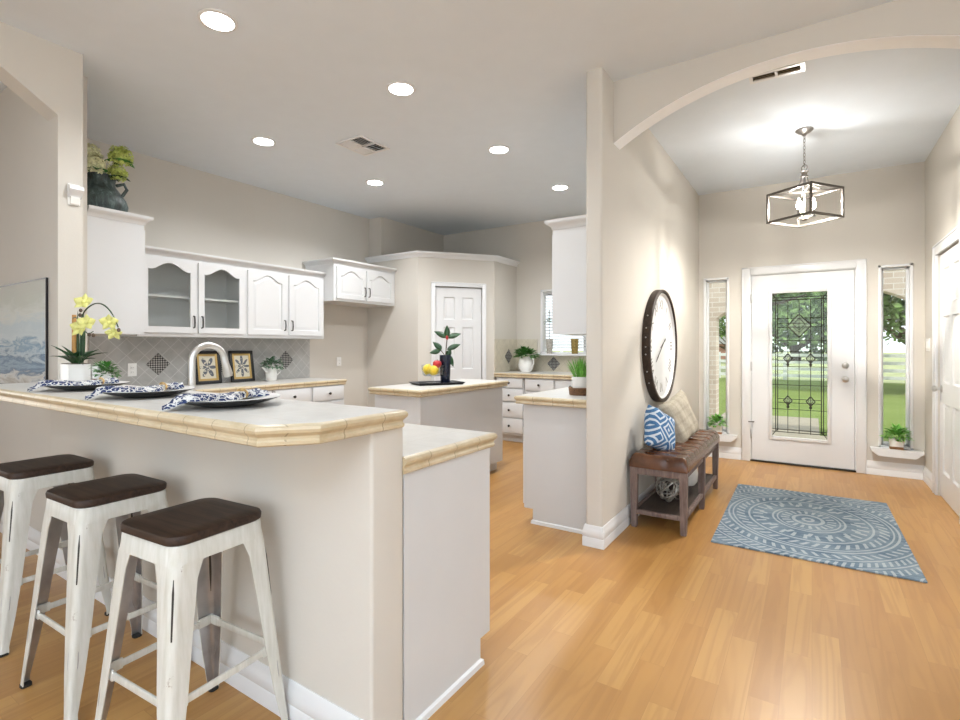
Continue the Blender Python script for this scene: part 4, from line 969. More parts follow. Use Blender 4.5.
lv = MB(); rosette(lv, (OX - 0.01, OY, BARZ + 0.10), 10, 0.15, 0.05, 0.8, 0.85, 3); rosette(lv, (OX + 0.03, OY, BARZ + 0.10), 7, 0.13, 0.05, 0.6, 0.9, 4)
for i in range(7): lv.leaf((OX - 0.05 + 0.02 * i, OY + 0.01, BARZ + 0.1), (0.06 * (i - 3) * 0.4, 0.02, 1), 0.24 + 0.03 * (i % 3), 0.016, 0.1, 0.1, 5, 0.7)
lv.build('leaves', LEAFD, orch, solid=0.001)
MB().cyl((OX - 0.02, OY, BARZ + 0.1), (OX - 0.018, OY, BARZ + 0.375), 0.011, 0.010, 10).build('stake', BAMBOO, orch)
stemp = [(OX + 0.055, OY, BARZ + 0.10), (OX + 0.069, OY, BARZ + 0.25), (OX + 0.095, OY, BARZ + 0.37), (OX + 0.170, OY + 0.02, BARZ + 0.425), (OX + 0.270, OY + 0.03, BARZ + 0.42), (OX + 0.350, OY + 0.04, BARZ + 0.37), (OX + 0.395, OY + 0.05, BARZ + 0.30)]
def smooth_path(P, k=5):
    P = [Vector(p) for p in P]; o_ = []
    for i in range(len(P) - 1):
        p0, p1, p2, p3 = P[max(i - 1, 0)], P[i], P[i + 1], P[min(i + 2, len(P) - 1)]
        for j in range(k):
            t = j / k; o_.append(0.5 * (2 * p1 + (p2 - p0) * t + (2 * p0 - 5 * p1 + 4 * p2 - p3) * t * t + (3 * p1 - p0 - 3 * p2 + p3) * t ** 3))
    return o_ + [P[-1]]
MB().tube(smooth_path(stemp), 0.0035, 6).tube([(OX + 0.069, OY, BARZ + 0.34), (OX + 0.03, OY - 0.01, BARZ + 0.36), (OX - 0.005, OY - 0.01, BARZ + 0.355)], 0.0025, 6).tube([(OX + 0.085, OY, BARZ + 0.30), (OX + 0.170, OY, BARZ + 0.265), (OX + 0.230, OY, BARZ + 0.28)], 0.0025, 6).build('stem', LEAFD, orch)
def orchid_flower(c, face, s_):
    m_ = MB(); f = Vector(face).normalized(); u = f.cross(Vector((0, 0, 1))).normalized(); v_ = u.cross(f)
    for k in range(5):
        a = PI / 2 + 2 * PI * k / 5; d = u * math.cos(a) + v_ * math.sin(a) + f * 0.25; W_ = s_ * (0.75 if k in (1, 4) else 0.5)
        m_.leaf(c, d, s_ * 0.82, W_ * 1.1, 0.05, 0.1, 5, 0.75, side=f.cross(d))
    m_.sphere(Vector(c) + f * 0.008, s_ * 0.16, seg=8, ring=6)
    m_.build('flower', ORCHID, orch, solid=0.0012)
for c, fdir, s_ in (((OX + 0.155, OY - 0.015, BARZ + 0.435), (0.6, -0.7, 0.5), 0.062), ((OX + 0.145, OY - 0.03, BARZ + 0.30), (0.4, -0.9, 0.1), 0.065), ((OX + 0.205, OY - 0.02, BARZ + 0.325), (0.8, -0.6, 0.2), 0.055),
                    ((OX + 0.365, OY + 0.02, BARZ + 0.325), (0.9, -0.4, -0.2), 0.055), ((OX + 0.395, OY + 0.03, BARZ + 0.27), (0.8, -0.4, -0.6), 0.05)): orchid_flower(c, fdir, s_)
bd = MB()
for c in ((OX + 0.085, OY - 0.005, BARZ + 0.395), (OX + 0.081, OY - 0.006, BARZ + 0.37), (OX + 0.180, OY, BARZ + 0.263), (OX + 0.232, OY, BARZ + 0.26), (OX + 0.425, OY + 0.04, BARZ + 0.285)): bd.sphere(c, 0.009, (1, 1, 1.2), 8, 6)
bd.build('bud', BARK, orch)
cp = thing('potted_succulent', 'tall white and wood cup planter right beside the orchid planter', 'plant', (-3.245, 1.19, BARZ))
MB().lathe([(0.03, 0.028), (0.034, 0.028), (0.036, 0.095), (0.032, 0.095), (0.03, 0.03)], (-3.245, 1.19, BARZ), 20, False).build('cup', PORC, cp)
MB().lathe([(0, 0), (0.030, 0), (0.034, 0.028), (0, 0.03)], (-3.245, 1.19, BARZ), 20).build('wood_base', WOODB, cp)
g_ = MB(); bushy(g_, (-3.245, 1.19, BARZ + 0.09), 0.03, 0.02, 30, 0.025, 0.012, 5); g_.build('foliage', LEAF, cp)
sp_ = thing('potted_succulent', 'small white faceted planter with dense green leaves behind the far napkin', 'plant', (-3.145, 1.185, BARZ))
MB().lathe([(0, 0), (0.028, 0), (0.042, 0.03), (0.036, 0.055), (0.032, 0.055), (0.03, 0.045), (0, 0.045)], (-3.145, 1.185, BARZ), 6).build('planter', PORC, sp_)
g_ = MB(); bushy(g_, (-3.145, 1.185, BARZ + 0.05), 0.05, 0.06, 130, 0.03, 0.02, 6); g_.build('foliage', LEAF, sp_)

# ------------------------------------------------------------------ faucet
FX = -2.645
fc = thing('kitchen_faucet', 'brushed steel gooseneck faucet rising behind the raised bar', 'faucet', (FX, 1.37, 0.916))
MB().lathe([(0, 0), (0.032, 0), (0.032, 0.01), (0.024, 0.018), (0.022, 0.10), (0.018, 0.105), (0, 0.105)], (FX, 1.37, 0.916), 24).build('base', STEEL, fc)
pts = [(FX, 1.37, 1.0), (FX, 1.37, 1.10), (FX, 1.37, 1.20)]
for i in range(1, 12):
    a = PI - PI * i / 12 * 1.06; pts.append((FX, 1.455 + 0.085 * math.cos(a), 1.20 + 0.078 * math.sin(a)))
MB().tube(pts, 0.0165, 16).build('spout', STEEL, fc)
e = Vector(pts[-1]); d = (Vector(pts[-1]) - Vector(pts[-2])).normalized()
MB().tube([e - d * 0.01, e + d * 0.03, e + d * 0.085, e + d * 0.10], [0.017, 0.019, 0.024, 0.020], 16).build('spray_head', STEEL, fc)
MB().cyl((FX - 0.02, 1.37, 0.985), (FX - 0.06, 1.37, 0.985), 0.012, 0.010, 12).tube([(FX - 0.055, 1.37, 0.985), (FX - 0.065, 1.37, 1.03), (FX - 0.085, 1.36, 1.085)], [0.008, 0.006, 0.007], 8).build('handle', STEEL, fc)

# ------------------------------------------------------------------ things on the left counter
CT = 0.8935; CTW = 0.9185
def botanical(seed):
    m, t, b = nodes_mat('botanical_print_%d' % seed)
    co = coords(t, 'Object'); sp = N(t, 'ShaderNodeSeparateXYZ'); t.links.new(co, sp.inputs[0])
    n = noise(t, co, 30, 4, 0.6)
    r = M2(t, 'SQRT', M2(t, 'ADD', M2(t, 'POWER', M2(t, 'MULTIPLY', sp.outputs[0], 11), 2), M2(t, 'POWER', M2(t, 'MULTIPLY', M2(t, 'SUBTRACT', sp.outputs[2], 0.165), 8.5), 2)))
    th = M2(t, 'ARCTAN2', M2(t, 'SUBTRACT', sp.outputs[2], 0.165), sp.outputs[0])
    k = 3 + seed
    pet = M2(t, 'MULTIPLY', M2(t, 'ABSOLUTE', M2(t, 'COSINE', M2(t, 'MULTIPLY', th, k))), 0.95)
    f = M2(t, 'MULTIPLY', M2(t, 'LESS_THAN', r, pet), M2(t, 'GREATER_THAN', n, 0.42))
    t.links.new(mixc(t, f, (0.66, 0.62, 0.50), (0.12, 0.13, 0.15)), b.inputs['Base Color']); b.inputs['Roughness'].default_value = 0.6; return m
def picture_frame(label, loc, seed):
    # local frame: faces -Y, leans back
    t = thing('picture_frame', label, 'picture frame', loc, PI / 2)
    tilt = Matrix.Rotation(math.radians(-9), 4, 'X'); W_, H_ = 0.265, 0.33
    def tb(mb, x0, x1, y0, y1, z0, z1, bv=0.0): mb.box(x0, x1, y0, y1, z0, z1, bv, mtx=tilt); return mb
    o_ = MB(); bw = 0.030
    for a, b, c, d in ((-W_ / 2, -W_ / 2 + bw, 0, H_), (W_ / 2 - bw, W_ / 2, 0, H_), (-W_ / 2, W_ / 2, 0, bw), (-W_ / 2, W_ / 2, H_ - bw, H_)): tb(o_, a, b, -0.02, 0.0, c, d, 0.004)
    o_.build('frame', BLACK, t, local=True)
    g = MB(); i0 = W_ / 2 - bw; j0, j1 = bw, H_ - bw; gw = 0.022
    for a, b, c, d in ((-i0, -i0 + gw, j0, j1), (i0 - gw, i0, j0, j1), (-i0 + gw, i0 - gw, j0, j0 + gw), (-i0 + gw, i0 - gw, j1 - gw, j1)): tb(g, a, b, -0.015, -0.002, c, d, 0.003)
    g.build('gold_liner', GOLD, t, local=True)
    tb(MB(), -i0 + gw, i0 - gw, -0.009, -0.004, j0 + gw, j1 - gw).build('print', botanical(seed), t, local=True)
picture_frame('black framed botanical print half hidden by the faucet', (-5.035, 2.77, CT + 0.003), 0)
picture_frame('black framed botanical print next to the white pitcher', (-5.035, 3.135, CT + 0.003), 1)
pv = thing('potted_plant', 'variegated plant in a small white pitcher by the black frames', 'plant', (-4.96, 3.42, CT))
MB().lathe([(0, 0), (0.05, 0), (0.058, 0.02), (0.06, 0.08), (0.052, 0.125), (0.056, 0.14), (0.050, 0.14), (0.046, 0.12), (0, 0.11)], (-4.96, 3.42, CT), 24).build('pitcher', PORC, pv)
MB().tube([(-4.96, 3.475, CT + 0.12), (-4.96, 3.525, CT + 0.125), (-4.96, 3.53, CT + 0.09), (-4.96, 3.475, CT + 0.05)], 0.007, 8).build('handle', PORC, pv)
MB().tube([(-4.96, 3.37, CT + 0.10), (-4.96, 3.335, CT + 0.135), (-4.96, 3.31, CT + 0.15)], [0.018, 0.012, 0.008], 8).build('spout', PORC, pv)
g_ = MB(); bushy(g_, (-4.95, 3.42, CT + 0.15), 0.11, 0.10, 110, 0.055, 0.035, 9); g_.build('foliage', LEAFS, pv)

# ------------------------------------------------------------------ island display
IT = 0.9185
tr = MB()
tr.box(-0.21, 0.21, -0.12, 0.12, 0, 0.008, 0.003)
tr.rings([[(x * (0.21 + o_), y * (0.12 + o_), z) for x, y in ((-1, -1), (1, -1), (1, 1), (-1, 1))] for o_, z in ((-0.006, 0.006), (0.012, 0.022), (0.02, 0.022), (0.0, 0.001))], True, False, False)
o = tr.build('serving_tray', BLACK, local=True); o.location = (-2.925, 3.75, IT); o.rotation_euler = (0, 0, math.radians(60))
tag(o, 'black rectangular tray lying on the island top', 'tray')
TZ = IT + 0.0085
BX, BY = -2.915, 3.675
tf = thing('footed_bowl', 'clear glass footed bowl of fruit standing on the black tray', 'bowl', (BX, BY, TZ))
MB().lathe([(0, 0), (0.055, 0), (0.055, 0.005), (0.02, 0.012), (0.011, 0.03), (0.011, 0.055), (0.02, 0.068), (0.080, 0.072), (0.096, 0.085), (0.102, 0.13), (0.106, 0.175), (0.103, 0.175), (0.098, 0.13), (0.092, 0.09), (0.07, 0.078), (0, 0.076)], (BX, BY, TZ), 32).build('bowl', glass_mat('thick_clear_glass', (0.94, 0.955, 0.95), 1.3), tf)
LEMON = mat('lemon_skin', (0.80, 0.55, 0.02), 0.45, var=0.1, bmp=0.2, bscale=200); APPLE = mat('apple_skin', (0.42, 0.025, 0.03), 0.3, var=0.5, vscale=12)
def lemon(c, d, label, m=LEMON, r=0.046):
    q = Vector(d).normalized(); pts = [Vector(c) + q * x for x in (-0.052, -0.046, -0.036, -0.02, 0, 0.02, 0.036, 0.046, 0.052)]
    o = MB().tube(pts, [0.003, 0.010, 0.029, 0.042, r, 0.042, 0.029, 0.010, 0.003], 16).build('lemon', m, loc=c); tag(o, label, 'fruit')
lemon((BX - 0.050, BY - 0.012, TZ + 0.132), (0.2, 0.3, 1), 'upper yellow lemon against the glass bowl side')
lemon((BX + 0.040, BY - 0.040, TZ + 0.125), (0.8, 0.5, 0.2), 'lower yellow lemon in front of the red apple')
ap = thing('apple', 'red apple piled beside the lemons in the glass bowl', 'fruit', (BX + 0.028, BY + 0.030, TZ + 0.178))
MB().lathe([(0.004, -0.030), (0.016, -0.036), (0.034, -0.022), (0.042, 0.002), (0.038, 0.024), (0.022, 0.036), (0.008, 0.032), (0.0, 0.025)], (BX + 0.028, BY + 0.030, TZ + 0.178), 24).build('flesh', APPLE, ap)
MB().cyl((BX + 0.028, BY + 0.030, TZ + 0.203), (BX + 0.033, BY + 0.030, TZ + 0.226), 0.002, n=6).build('stem', BARK, ap)
VX, VY = -2.87, 3.805
va = thing('glass_vase', 'tall dark blue glass vase standing behind the fruit bowl', 'vase', (VX, VY, TZ))
MB().lathe([(0, 0), (0.040, 0), (0.043, 0.006), (0.048, 0.10), (0.053, 0.262), (0.049, 0.262), (0.044, 0.10), (0.039, 0.02), (0, 0.018)], (VX, VY, TZ), 28).build('body', mat('navy_glass', (0.006, 0.010, 0.026), 0.22, spec=0.5), va)
mg = thing('magnolia_branch', 'branch of glossy dark magnolia leaves in the blue vase', 'branch', (VX, VY, TZ + 0.02))
MB().tube([(VX + 0.01, VY, TZ + 0.02), (VX + 0.005, VY, TZ + 0.26), (VX + 0.02, VY, TZ + 0.40), (VX + 0.025, VY + 0.01, TZ + 0.44)], 0.005, 8).tube([(VX + 0.005, VY, TZ + 0.25), (VX - 0.04, VY - 0.03, TZ + 0.32)], 0.004, 6).build('stem', BARK, mg)
g_ = MB(); R3 = Vector((0.838, 0.546, 0))
tipv = Vector((VX + 0.022, VY, TZ + 0.425))
for b0, du, dz, L_ in ((tipv, 0.0, 1, 0.13), (tipv, 0.9, 0.35, 0.15), (tipv, -0.9, 0.55, 0.15), (tipv - Vector((0, 0, .11)), 0.9, 0.45, 0.15), (tipv - Vector((0, 0, .15)), 0.5, -0.9, 0.15), (tipv - Vector((.04, 0.03, .11)), -0.8, 0.8, 0.12), (tipv - Vector((.05, 0.03, .12)), -0.9, -0.1, 0.12), (tipv - Vector((0, 0, .17)), 0.1, 0.2, 0.08)):
    dd_ = R3 * du + Vector((0.0, 0.0, dz)); g_.leaf(b0, dd_, L_ * 0.9, 0.055, 0.25, 0.12, 7, 0.8, side=dd_.cross(Vector((-0.4, 0.75, -0.35))))
g_.build('leaf', LEAFD, mg, solid=0.0015)
MB().sphere(tipv, 0.014, (1, 1, 1.5), 10, 8).build('bud', APPLE, mg)

# ------------------------------------------------------------------ pottery jug with hydrangeas on the cabinet end
JX, JY = -4.275, 1.575
JZ = UZ + 0.791
jg = thing('pottery_jug', 'dark verdigris pottery jug on top of the tall end cabinet', 'jug', (JX, JY, JZ))
MB().lathe([(0, 0), (0.115, 0), (0.128, 0.03), (0.158, 0.115), (0.162, 0.14), (0.150, 0.18), (0.110, 0.24), (0.088, 0.27), (0.083, 0.30), (0.094, 0.345), (0.086, 0.345), (0.074, 0.30), (0, 0.29)], (JX, JY, JZ), 32).build('body', VERD, jg)
MB().tube([(JX + 0.09, JY + 0.06, JZ + 0.275), (JX + 0.125, JY + 0.095, JZ + 0.29), (JX + 0.138, JY + 0.108, JZ + 0.25), (JX + 0.118, JY + 0.085, JZ + 0.20)], 0.011, 10).build('handle', VERD, jg)
def hydrangea(name, label, c, r, m, base_, seed):
    rr = random.Random(seed); t = thing(name, label, 'flower', base_, 0, 'hydrangeas in the pottery jug')
    b = MB(); b.sphere(c, r * 0.72, (1, 1, 0.9), 10, 8)
    for i in range(110):
        zc = rr.uniform(-0.8, 1); a = rr.uniform(0, 2 * PI); q = math.sqrt(max(0, 1 - zc * zc)); nrm = Vector((q * math.cos(a), q * math.sin(a), zc))
        p = Vector(c) + nrm * r * rr.uniform(0.72, 0.95); u = nrm.orthogonal().normalized(); u = Matrix.Rotation(rr.uniform(0, 6), 3, nrm) @ u
        for k in range(4):
            d = Matrix.Rotation(PI / 2 * k, 3, nrm) @ u; b.leaf(p, d + nrm * 0.35, r * 0.24, r * 0.2, 0.1, 0.1, 2, 0.8)
    b.build('bloom', m, t)
    MB().tube([base_, (Vector(base_) * 0.4 + Vector(c) * 0.6) + Vector((0, 0, 0.02)), c], 0.004, 6).build('stem', LEAFD, t)
    lf = MB()
    for k in range(5):
        a = 2 * PI * k / 5 + seed; lf.leaf(Vector(c) - Vector((0, 0, r * 0.6)), (math.cos(a), math.sin(a), 0.25), r * 1.3, r * 0.8, 0.7, 0.2, 5, 0.7)
    lf.build('leaf', LEAF if seed % 2 else LEAFD, t, solid=0.001)
jb = (JX, JY, JZ + 0.27)
hydrangea('hydrangea', 'cream hydrangea at the front of the pottery jug', (JX + 0.06, JY - 0.055, JZ + 0.40), 0.085, CREAM, jb, 1)
hydrangea('hydrangea', 'cream hydrangea half hidden behind the arch pillar', (JX - 0.03, JY - 0.06, JZ + 0.50), 0.07, CREAM, jb, 2)
hydrangea('hydrangea', 'lime hydrangea at the top of the pottery jug', (JX + 0.115, JY + 0.075, JZ + 0.485), 0.08, LIME, jb, 3)
hydrangea('hydrangea', 'lime hydrangea drooping beside the jug handle', (JX + 0.115, JY + 0.06, JZ + 0.36), 0.062, LIME, jb, 4)

# ------------------------------------------------------------------ window ledge and back counter
pk = thing('potted_plant', 'leafy plant in a round white pitcher on the back counter by the pantry', 'plant', (-3.29, 6.2, CTW))
MB().lathe([(0, 0), (0.07, 0), (0.10, 0.05), (0.108, 0.10), (0.095, 0.16), (0.085, 0.20), (0.092, 0.215), (0.084, 0.215), (0.078, 0.18), (0, 0.17)], (-3.29, 6.2, CTW), 28).build('pitcher', PORC, pk)
MB().tube([(-3.20, 6.17, CTW + 0.19), (-3.155, 6.155, CTW + 0.18), (-3.145, 6.15, CTW + 0.12), (-3.19, 6.165, CTW + 0.06)], 0.009, 8).build('handle', PORC, pk)
g_ = MB(); bushy(g_, (-3.29, 6.2, CTW + 0.21), 0.16, 0.11, 170, 0.07, 0.05, 12); g_.build('foliage', LEAF, pk)
tz = WZ0
tpp = thing('topiary', 'slim topiary in a grey cup on the kitchen window sill', 'plant', (-3.02, 6.375, tz))
MB().lathe([(0, 0), (0.038, 0), (0.046, 0.10), (0.05, 0.20), (0.045, 0.20), (0.04, 0.10), (0, 0.09)], (-3.02, 6.375, tz), 20).build('cup', mat('grey_etched_glass', (0.36, 0.34, 0.30), 0.3, var=0.3, vscale=50), tpp)
MB().tube([(-3.02, 6.375, tz + 0.09), (-3.025, 6.375, tz + 0.48), (-3.02, 6.375, tz + 0.60)], 0.004, 6).build('stem', BARK, tpp)
g_ = MB(); bushy(g_, (-3.03, 6.37, tz + 0.42), 0.05, 0.07, 50, 0.035, 0.02, 14); bushy(g_, (-3.02, 6.375, tz + 0.52), 0.02, 0.05, 12, 0.03, 0.014, 15); g_.build('foliage', LEAFS, tpp)
MB().lathe([(0, 0), (0.04, 0), (0.048, 0.10), (0.052, 0.20), (0.047, 0.20), (0.042, 0.10), (0, 0.02)], (-2.65, 6.375, tz), 20).build('votive_cup', mat('gold_mercury_glass', (0.30, 0.22, 0.07), 0.25, 0.4, var=0.4, vscale=60), loc=(-2.65, 6.375, tz))
tag(bpy.data.objects['votive_cup'], 'gold glass cup on the kitchen window sill below the cabinet', 'cup')
bk = MB()
GX, GY = -1.43, 3.55; CZ = 0.9145
bk.lathe([(0, 0), (0.075, 0), (0.082, 0.055), (0.074, 0.055), (0.07, 0.008), (0, 0.008)], (GX, GY, CZ), 24)
for i in range(5): bk.tube([((0.078 + 0.0015 * i) * math.cos(2 * PI * k / 24) + GX, (0.078 + 0.0015 * i) * math.sin(2 * PI * k / 24) + GY, CZ + 0.006 + i * 0.011) for k in range(24)], 0.0055, 6, True)
o = bk.build('woven_basket', mat('brown_wicker', (0.16, 0.075, 0.03), 0.7, var=0.5, vscale=90), loc=(GX, GY, CZ)); tag(o, 'small brown wicker basket holding the grass pot beside the column', 'basket')
gp = thing('potted_grass', 'spiky green grass in a white pot set in the wicker basket', 'plant', (GX, GY, CZ + 0.0085))
MB().lathe([(0, 0), (0.05, 0), (0.062, 0.06), (0.066, 0.125), (0.06, 0.125), (0.056, 0.10), (0, 0.10)], (GX, GY, CZ + 0.0085), 24).build('pot', PORC, gp)
g_ = MB(); r = random.Random(3)
for i in range(150):
    a = r.uniform(0, 2 * PI); k = r.random(); p = (GX + 0.05 * k * math.cos(a), GY + 0.05 * k * math.sin(a), CZ + 0.11)
    g_.leaf(p, (0.55 * k * math.cos(a), 0.55 * k * math.sin(a), 1), r.uniform(0.11, 0.18), 0.008, 0.5, 0.1, 4, 1.0)
g_.build('foliage', LEAFL, gp)

# ------------------------------------------------------------------ painting seen through the left arch
pa = thing('framed_painting', 'seascape canvas in a thin black frame through the left arch', 'painting', (-4.34, 1.138, 1.02))
MB().box(-4.89, -3.832, 1.128, 1.138, 1.02, 1.675).build('canvas', PAINT, pa)
MB().box(-3.832, -3.824, 1.126, 1.138, 1.012, 1.683).box(-4.90, -4.89, 1.126, 1.138, 1.012, 1.683).box(-4.89, -3.832, 1.126, 1.138, 1.012, 1.02).box(-4.89, -3.832, 1.126, 1.138, 1.675, 1.683).build('frame', BLACK, pa)

# ------------------------------------------------------------------ clock
KY, KZ, KX = 4.46, 1.275, -1.105
ck = thing('wall_clock', 'large round wall clock with dark wooden rim above the bench', 'clock', (KX, KY, KZ), PI / 2)
def disc(prof, n=64):
    m_ = MB().lathe(prof, n=n); bmesh.ops.rotate(m_.bm, verts=m_.bm.verts, matrix=Matrix.Rotation(PI / 2, 3, 'X')); return m_
disc([(0.438, 0.0), (0.472, 0.0), (0.476, 0.01), (0.476, 0.058), (0.470, 0.064), (0.452, 0.064), (0.446, 0.056), (0.438, 0.02)], 64).build('rim', CLOCKW, ck, local=True)
FACE = mat('clock_face_paper', (0.38, 0.36, 0.33), 0.6, var=0.12, vscale=9); NUM = mat('faded_numeral_ink', (0.22, 0.205, 0.19), 0.8, var=0.5, vscale=30)
disc([(0, 0.003), (0.446, 0.003), (0.446, 0.032), (0, 0.033)], 64).build('face', FACE, ck, local=True)
disc([(0.428, 0.031), (0.446, 0.031), (0.446, 0.05), (0.440, 0.052), (0.428, 0.034)], 64).build('inner_ring', TRIM, ck, local=True)
for k, txt in enumerate(('XII', 'I', 'II', 'III', 'IIII', 'V', 'VI', 'VII', 'VIII', 'IX', 'X', 'XI')):
    a = PI / 2 - 2 * PI * k / 12
    c = bpy.data.curves.new('numeral', 'FONT'); c.body = txt; c.size = 0.115; c.align_x = 'CENTER'; c.align_y = 'CENTER'; c.extrude = 0.0006
    c.materials.append(NUM); o = bpy.data.objects.new('numeral', c); C.objects.link(o); o.parent = ck
    me = bpy.data.meshes.new_from_object(o); bpy.data.objects.remove(o); o = bpy.data.objects.new('numeral', me); C.objects.link(o); o.parent = ck
    o.location = (0.345 * math.cos(a), -0.034, 0.345 * math.sin(a))
    o.rotation_euler = (Matrix.Rotation(-(a - PI / 2), 4, 'Y') @ Matrix.Rotation(PI / 2, 4, 'X')).to_euler()
def hand(name, a, L_, tail, wd, y):
    d = Vector((math.cos(a), 0, math.sin(a))); p = Vector((-d.z, 0, d.x)); m_ = MB()
    pts = [d * -tail + p * wd * .4, d * -tail - p * wd * .4, d * L_ * .55 - p * wd * .6, d * L_ * .7 - p * wd * 1.6, d * L_, d * L_ * .7 + p * wd * 1.6, d * L_ * .55 + p * wd * .6]
    a_ = [m_.bm.verts.new((q.x, y, q.z)) for q in pts]; b_2 = [m_.bm.verts.new((q.x, y - 0.003, q.z)) for q in pts]
    m_.bm.faces.new(a_); m_.bm.faces.new(b_2[::-1])
    for i in range(len(pts)): j = (i + 1) % len(pts); m_.bm.faces.new((a_[i], b_2[i], b_2[j], a_[j]))
    m_.build(name, DARKMETAL, ck, local=True)
hand('hour_hand', math.radians(24), 0.16, 0.04, 0.006, -0.037); hand('minute_hand', math.radians(212), 0.25, 0.05, 0.004, -0.042)
rv = MB()
for a in (150, 163, 172, 181, 188, 205, 218): rv.sphere((0.476 * math.cos(math.radians(a)), -0.03, 0.476 * math.sin(math.radians(a))), 0.006, seg=8, ring=6)
rv.build('rivet', NICKEL, ck, local=True)

# ------------------------------------------------------------------ bench with cushions
BX0, BX1, BY0, BY1 = -1.075, -0.70, 3.59, 4.98
be = thing('entry_bench', 'weathered wood bench with tufted brown leather seat under the clock', 'bench', ((BX0 + BX1) / 2, (BY0 + BY1) / 2, 0))
for y in (BY0 + 0.025, (BY0 + BY1) / 2, BY1 - 0.025):
    for x in (BX0 + 0.022, BX1 - 0.022):
        lg = MB(); lg.rings([[(x + sx * s_, y + sy * s_, z) for sx, sy in ((-1, -1), (1, -1), (1, 1), (-1, 1))] for z, s_ in ((0, 0.017), (0.015, 0.019), (0.40, 0.025), (0.42, 0.025))]); lg.build('leg', BENCHW, be)
a = MB()
for x in (BX0 + 0.022, BX1 - 0.022): a.box(x - 0.014, x + 0.014, BY0 + 0.02, BY1 - 0.02, 0.375, 0.42, 0.002)
for y in (BY0 + 0.022, BY1 - 0.022): a.box(BX0 + 0.02, BX1 - 0.02, y - 0.014, y + 0.014, 0.375, 0.42, 0.002)
a.box(BX0 + 0.01, BX1 - 0.01, BY0 + 0.01, BY1 - 0.01, 0.413, 0.424).build('apron', BENCHW, be)
a = MB()
for x in (BX0 + 0.022, BX1 - 0.022): a.box(x - 0.012, x + 0.012, BY0 + 0.02, BY1 - 0.02, 0.095, 0.125, 0.002)
for y in (BY0 + 0.022, BY1 - 0.022): a.box(BX0 + 0.02, BX1 - 0.02, y - 0.012, y + 0.012, 0.095, 0.125, 0.002)
a.build('shelf_rail', BENCHW, be)
MB().box(BX0 + 0.034, BX1 - 0.034, BY0 + 0.034, BY1 - 0.034, 0.10, 0.118).build('shelf', SHELFW, be)
cu = MB(); nx, ny = 30, 100; cx0, cx1, cy0, cy1 = BX0 - 0.005, BX1 + 0.008, BY0 - 0.008, BY1 + 0.008
tuft = [(cx0 + (cx1 - cx0) * i / 3.0, cy0 + (cy1 - cy0) * (j + 0.5 * (i % 2)) / 9.0) for i in (1, 2) for j in range(0, 10)]
def ctop(u, v):
    x = cx0 + (cx1 - cx0) * u; y = cy0 + (cy1 - cy0) * v
    ex = min(x - cx0, cx1 - x); ey = min(y - cy0, cy1 - y); e_ = 1.0
    for q in (ex, ey): e_ *= (1 - (1 - min(1, q / 0.045)) ** 2.4) ** 0.5
    h = 0.040 + 0.058 * e_
    for tx, ty in tuft:
        d_ = math.hypot(x - tx, y - ty); h -= 0.026 * math.exp(-(d_ / 0.028) ** 2)
    # creases run across the seat through the tufts
    k = (v * 9) % 1.0; k = min(k, 1 - k); h -= 0.010 * math.exp(-(k / 0.09) ** 2) * min(1, e_ * 1.2)
    return (x, y, 0.424 + h)
g = [[cu.bm.verts.new(ctop(i / nx, j / ny)) for j in range(ny + 1)] for i in range(nx + 1)]
for i in range(nx):
    for j in range(ny): cu.bm.faces.new((g[i][j], g[i + 1][j], g[i + 1][j + 1], g[i][j + 1]))
border = [g[i][0] for i in range(nx + 1)] + [g[nx][j] for j in range(1, ny + 1)] + [g[i][ny] for i in range(nx - 1, -1, -1)] + [g[0][j] for j in range(ny - 1, 0, -1)]
low = [cu.bm.verts.new((v_.co.x, v_.co.y, 0.425)) for v_ in border]
for i in range(len(border)): j = (i + 1) % len(border); cu.bm.faces.new((border[i], border[j], low[j], low[i]))
cu.bm.faces.new(low)
cs = cu.build('seat_cushion', LEATHER, be, ang=60)
tb_ = MB()
for tx, ty in tuft: tb_.sphere((tx, ty, 0.424 + 0.075), 0.011, (1, 1, 0.5), 8, 6)
tb_.build('tuft_button', LEATHER, cs)
def pillow(name, label, m, loc, rot, W_, T_, tassel=False):
    p = MB(); n = 22
    def pt_(u, v, s_):
        q = (1 - u ** 4) * (1 - v ** 4); pinch = 1 - 0.10 * (1 - abs(u) ** 1.5) * (abs(v) ** 3)
        pinch2 = 1 - 0.10 * (1 - abs(v) ** 1.5) * (abs(u) ** 3)
        return (u * W_ / 2 * pinch2, s_ * T_ / 2 * q ** 0.55 + 0.004 * math.sin(9 * u + 4 * v), v * W_ / 2 * pinch)
    F_ = {}
    for s_ in (-1, 1):
        for i in range(n + 1):
            for j in range(n + 1):
                u, v = -1 + 2 * i / n, -1 + 2 * j / n
                if s_ == 1 and (i in (0, n) or j in (0, n)): F_[s_, i, j] = F_[-1, i, j]
                else: F_[s_, i, j] = p.bm.verts.new(pt_(u, v, s_))
        for i in range(n):
            for j in range(n):
                f_ = (F_[s_, i, j], F_[s_, i + 1, j], F_[s_, i + 1, j + 1], F_[s_, i, j + 1]); p.bm.faces.new(f_ if s_ == -1 else f_[::-1])
    o = p.build(name, m, local=True, ang=80); o.location = loc; o.rotation_euler = rot
    return tag(o, label, 'pillow')
pillow('throw_pillow', 'blue pillow with white concentric diamonds on the bench', BLUEP, (-0.94, 3.865, 0.648), (math.radians(-13), math.radians(24), math.radians(70)), 0.31, 0.145)
pillow('throw_pillow', 'beige checked linen pillow leaning behind the blue pillow', BEIGEP, (-0.90, 4.33, 0.685), (math.radians(-15), math.radians(-17), math.radians(76)), 0.38, 0.14)
wb_ = MB(); r = random.Random(5)
BC = Vector((-0.885, 3.93, 0.2235))
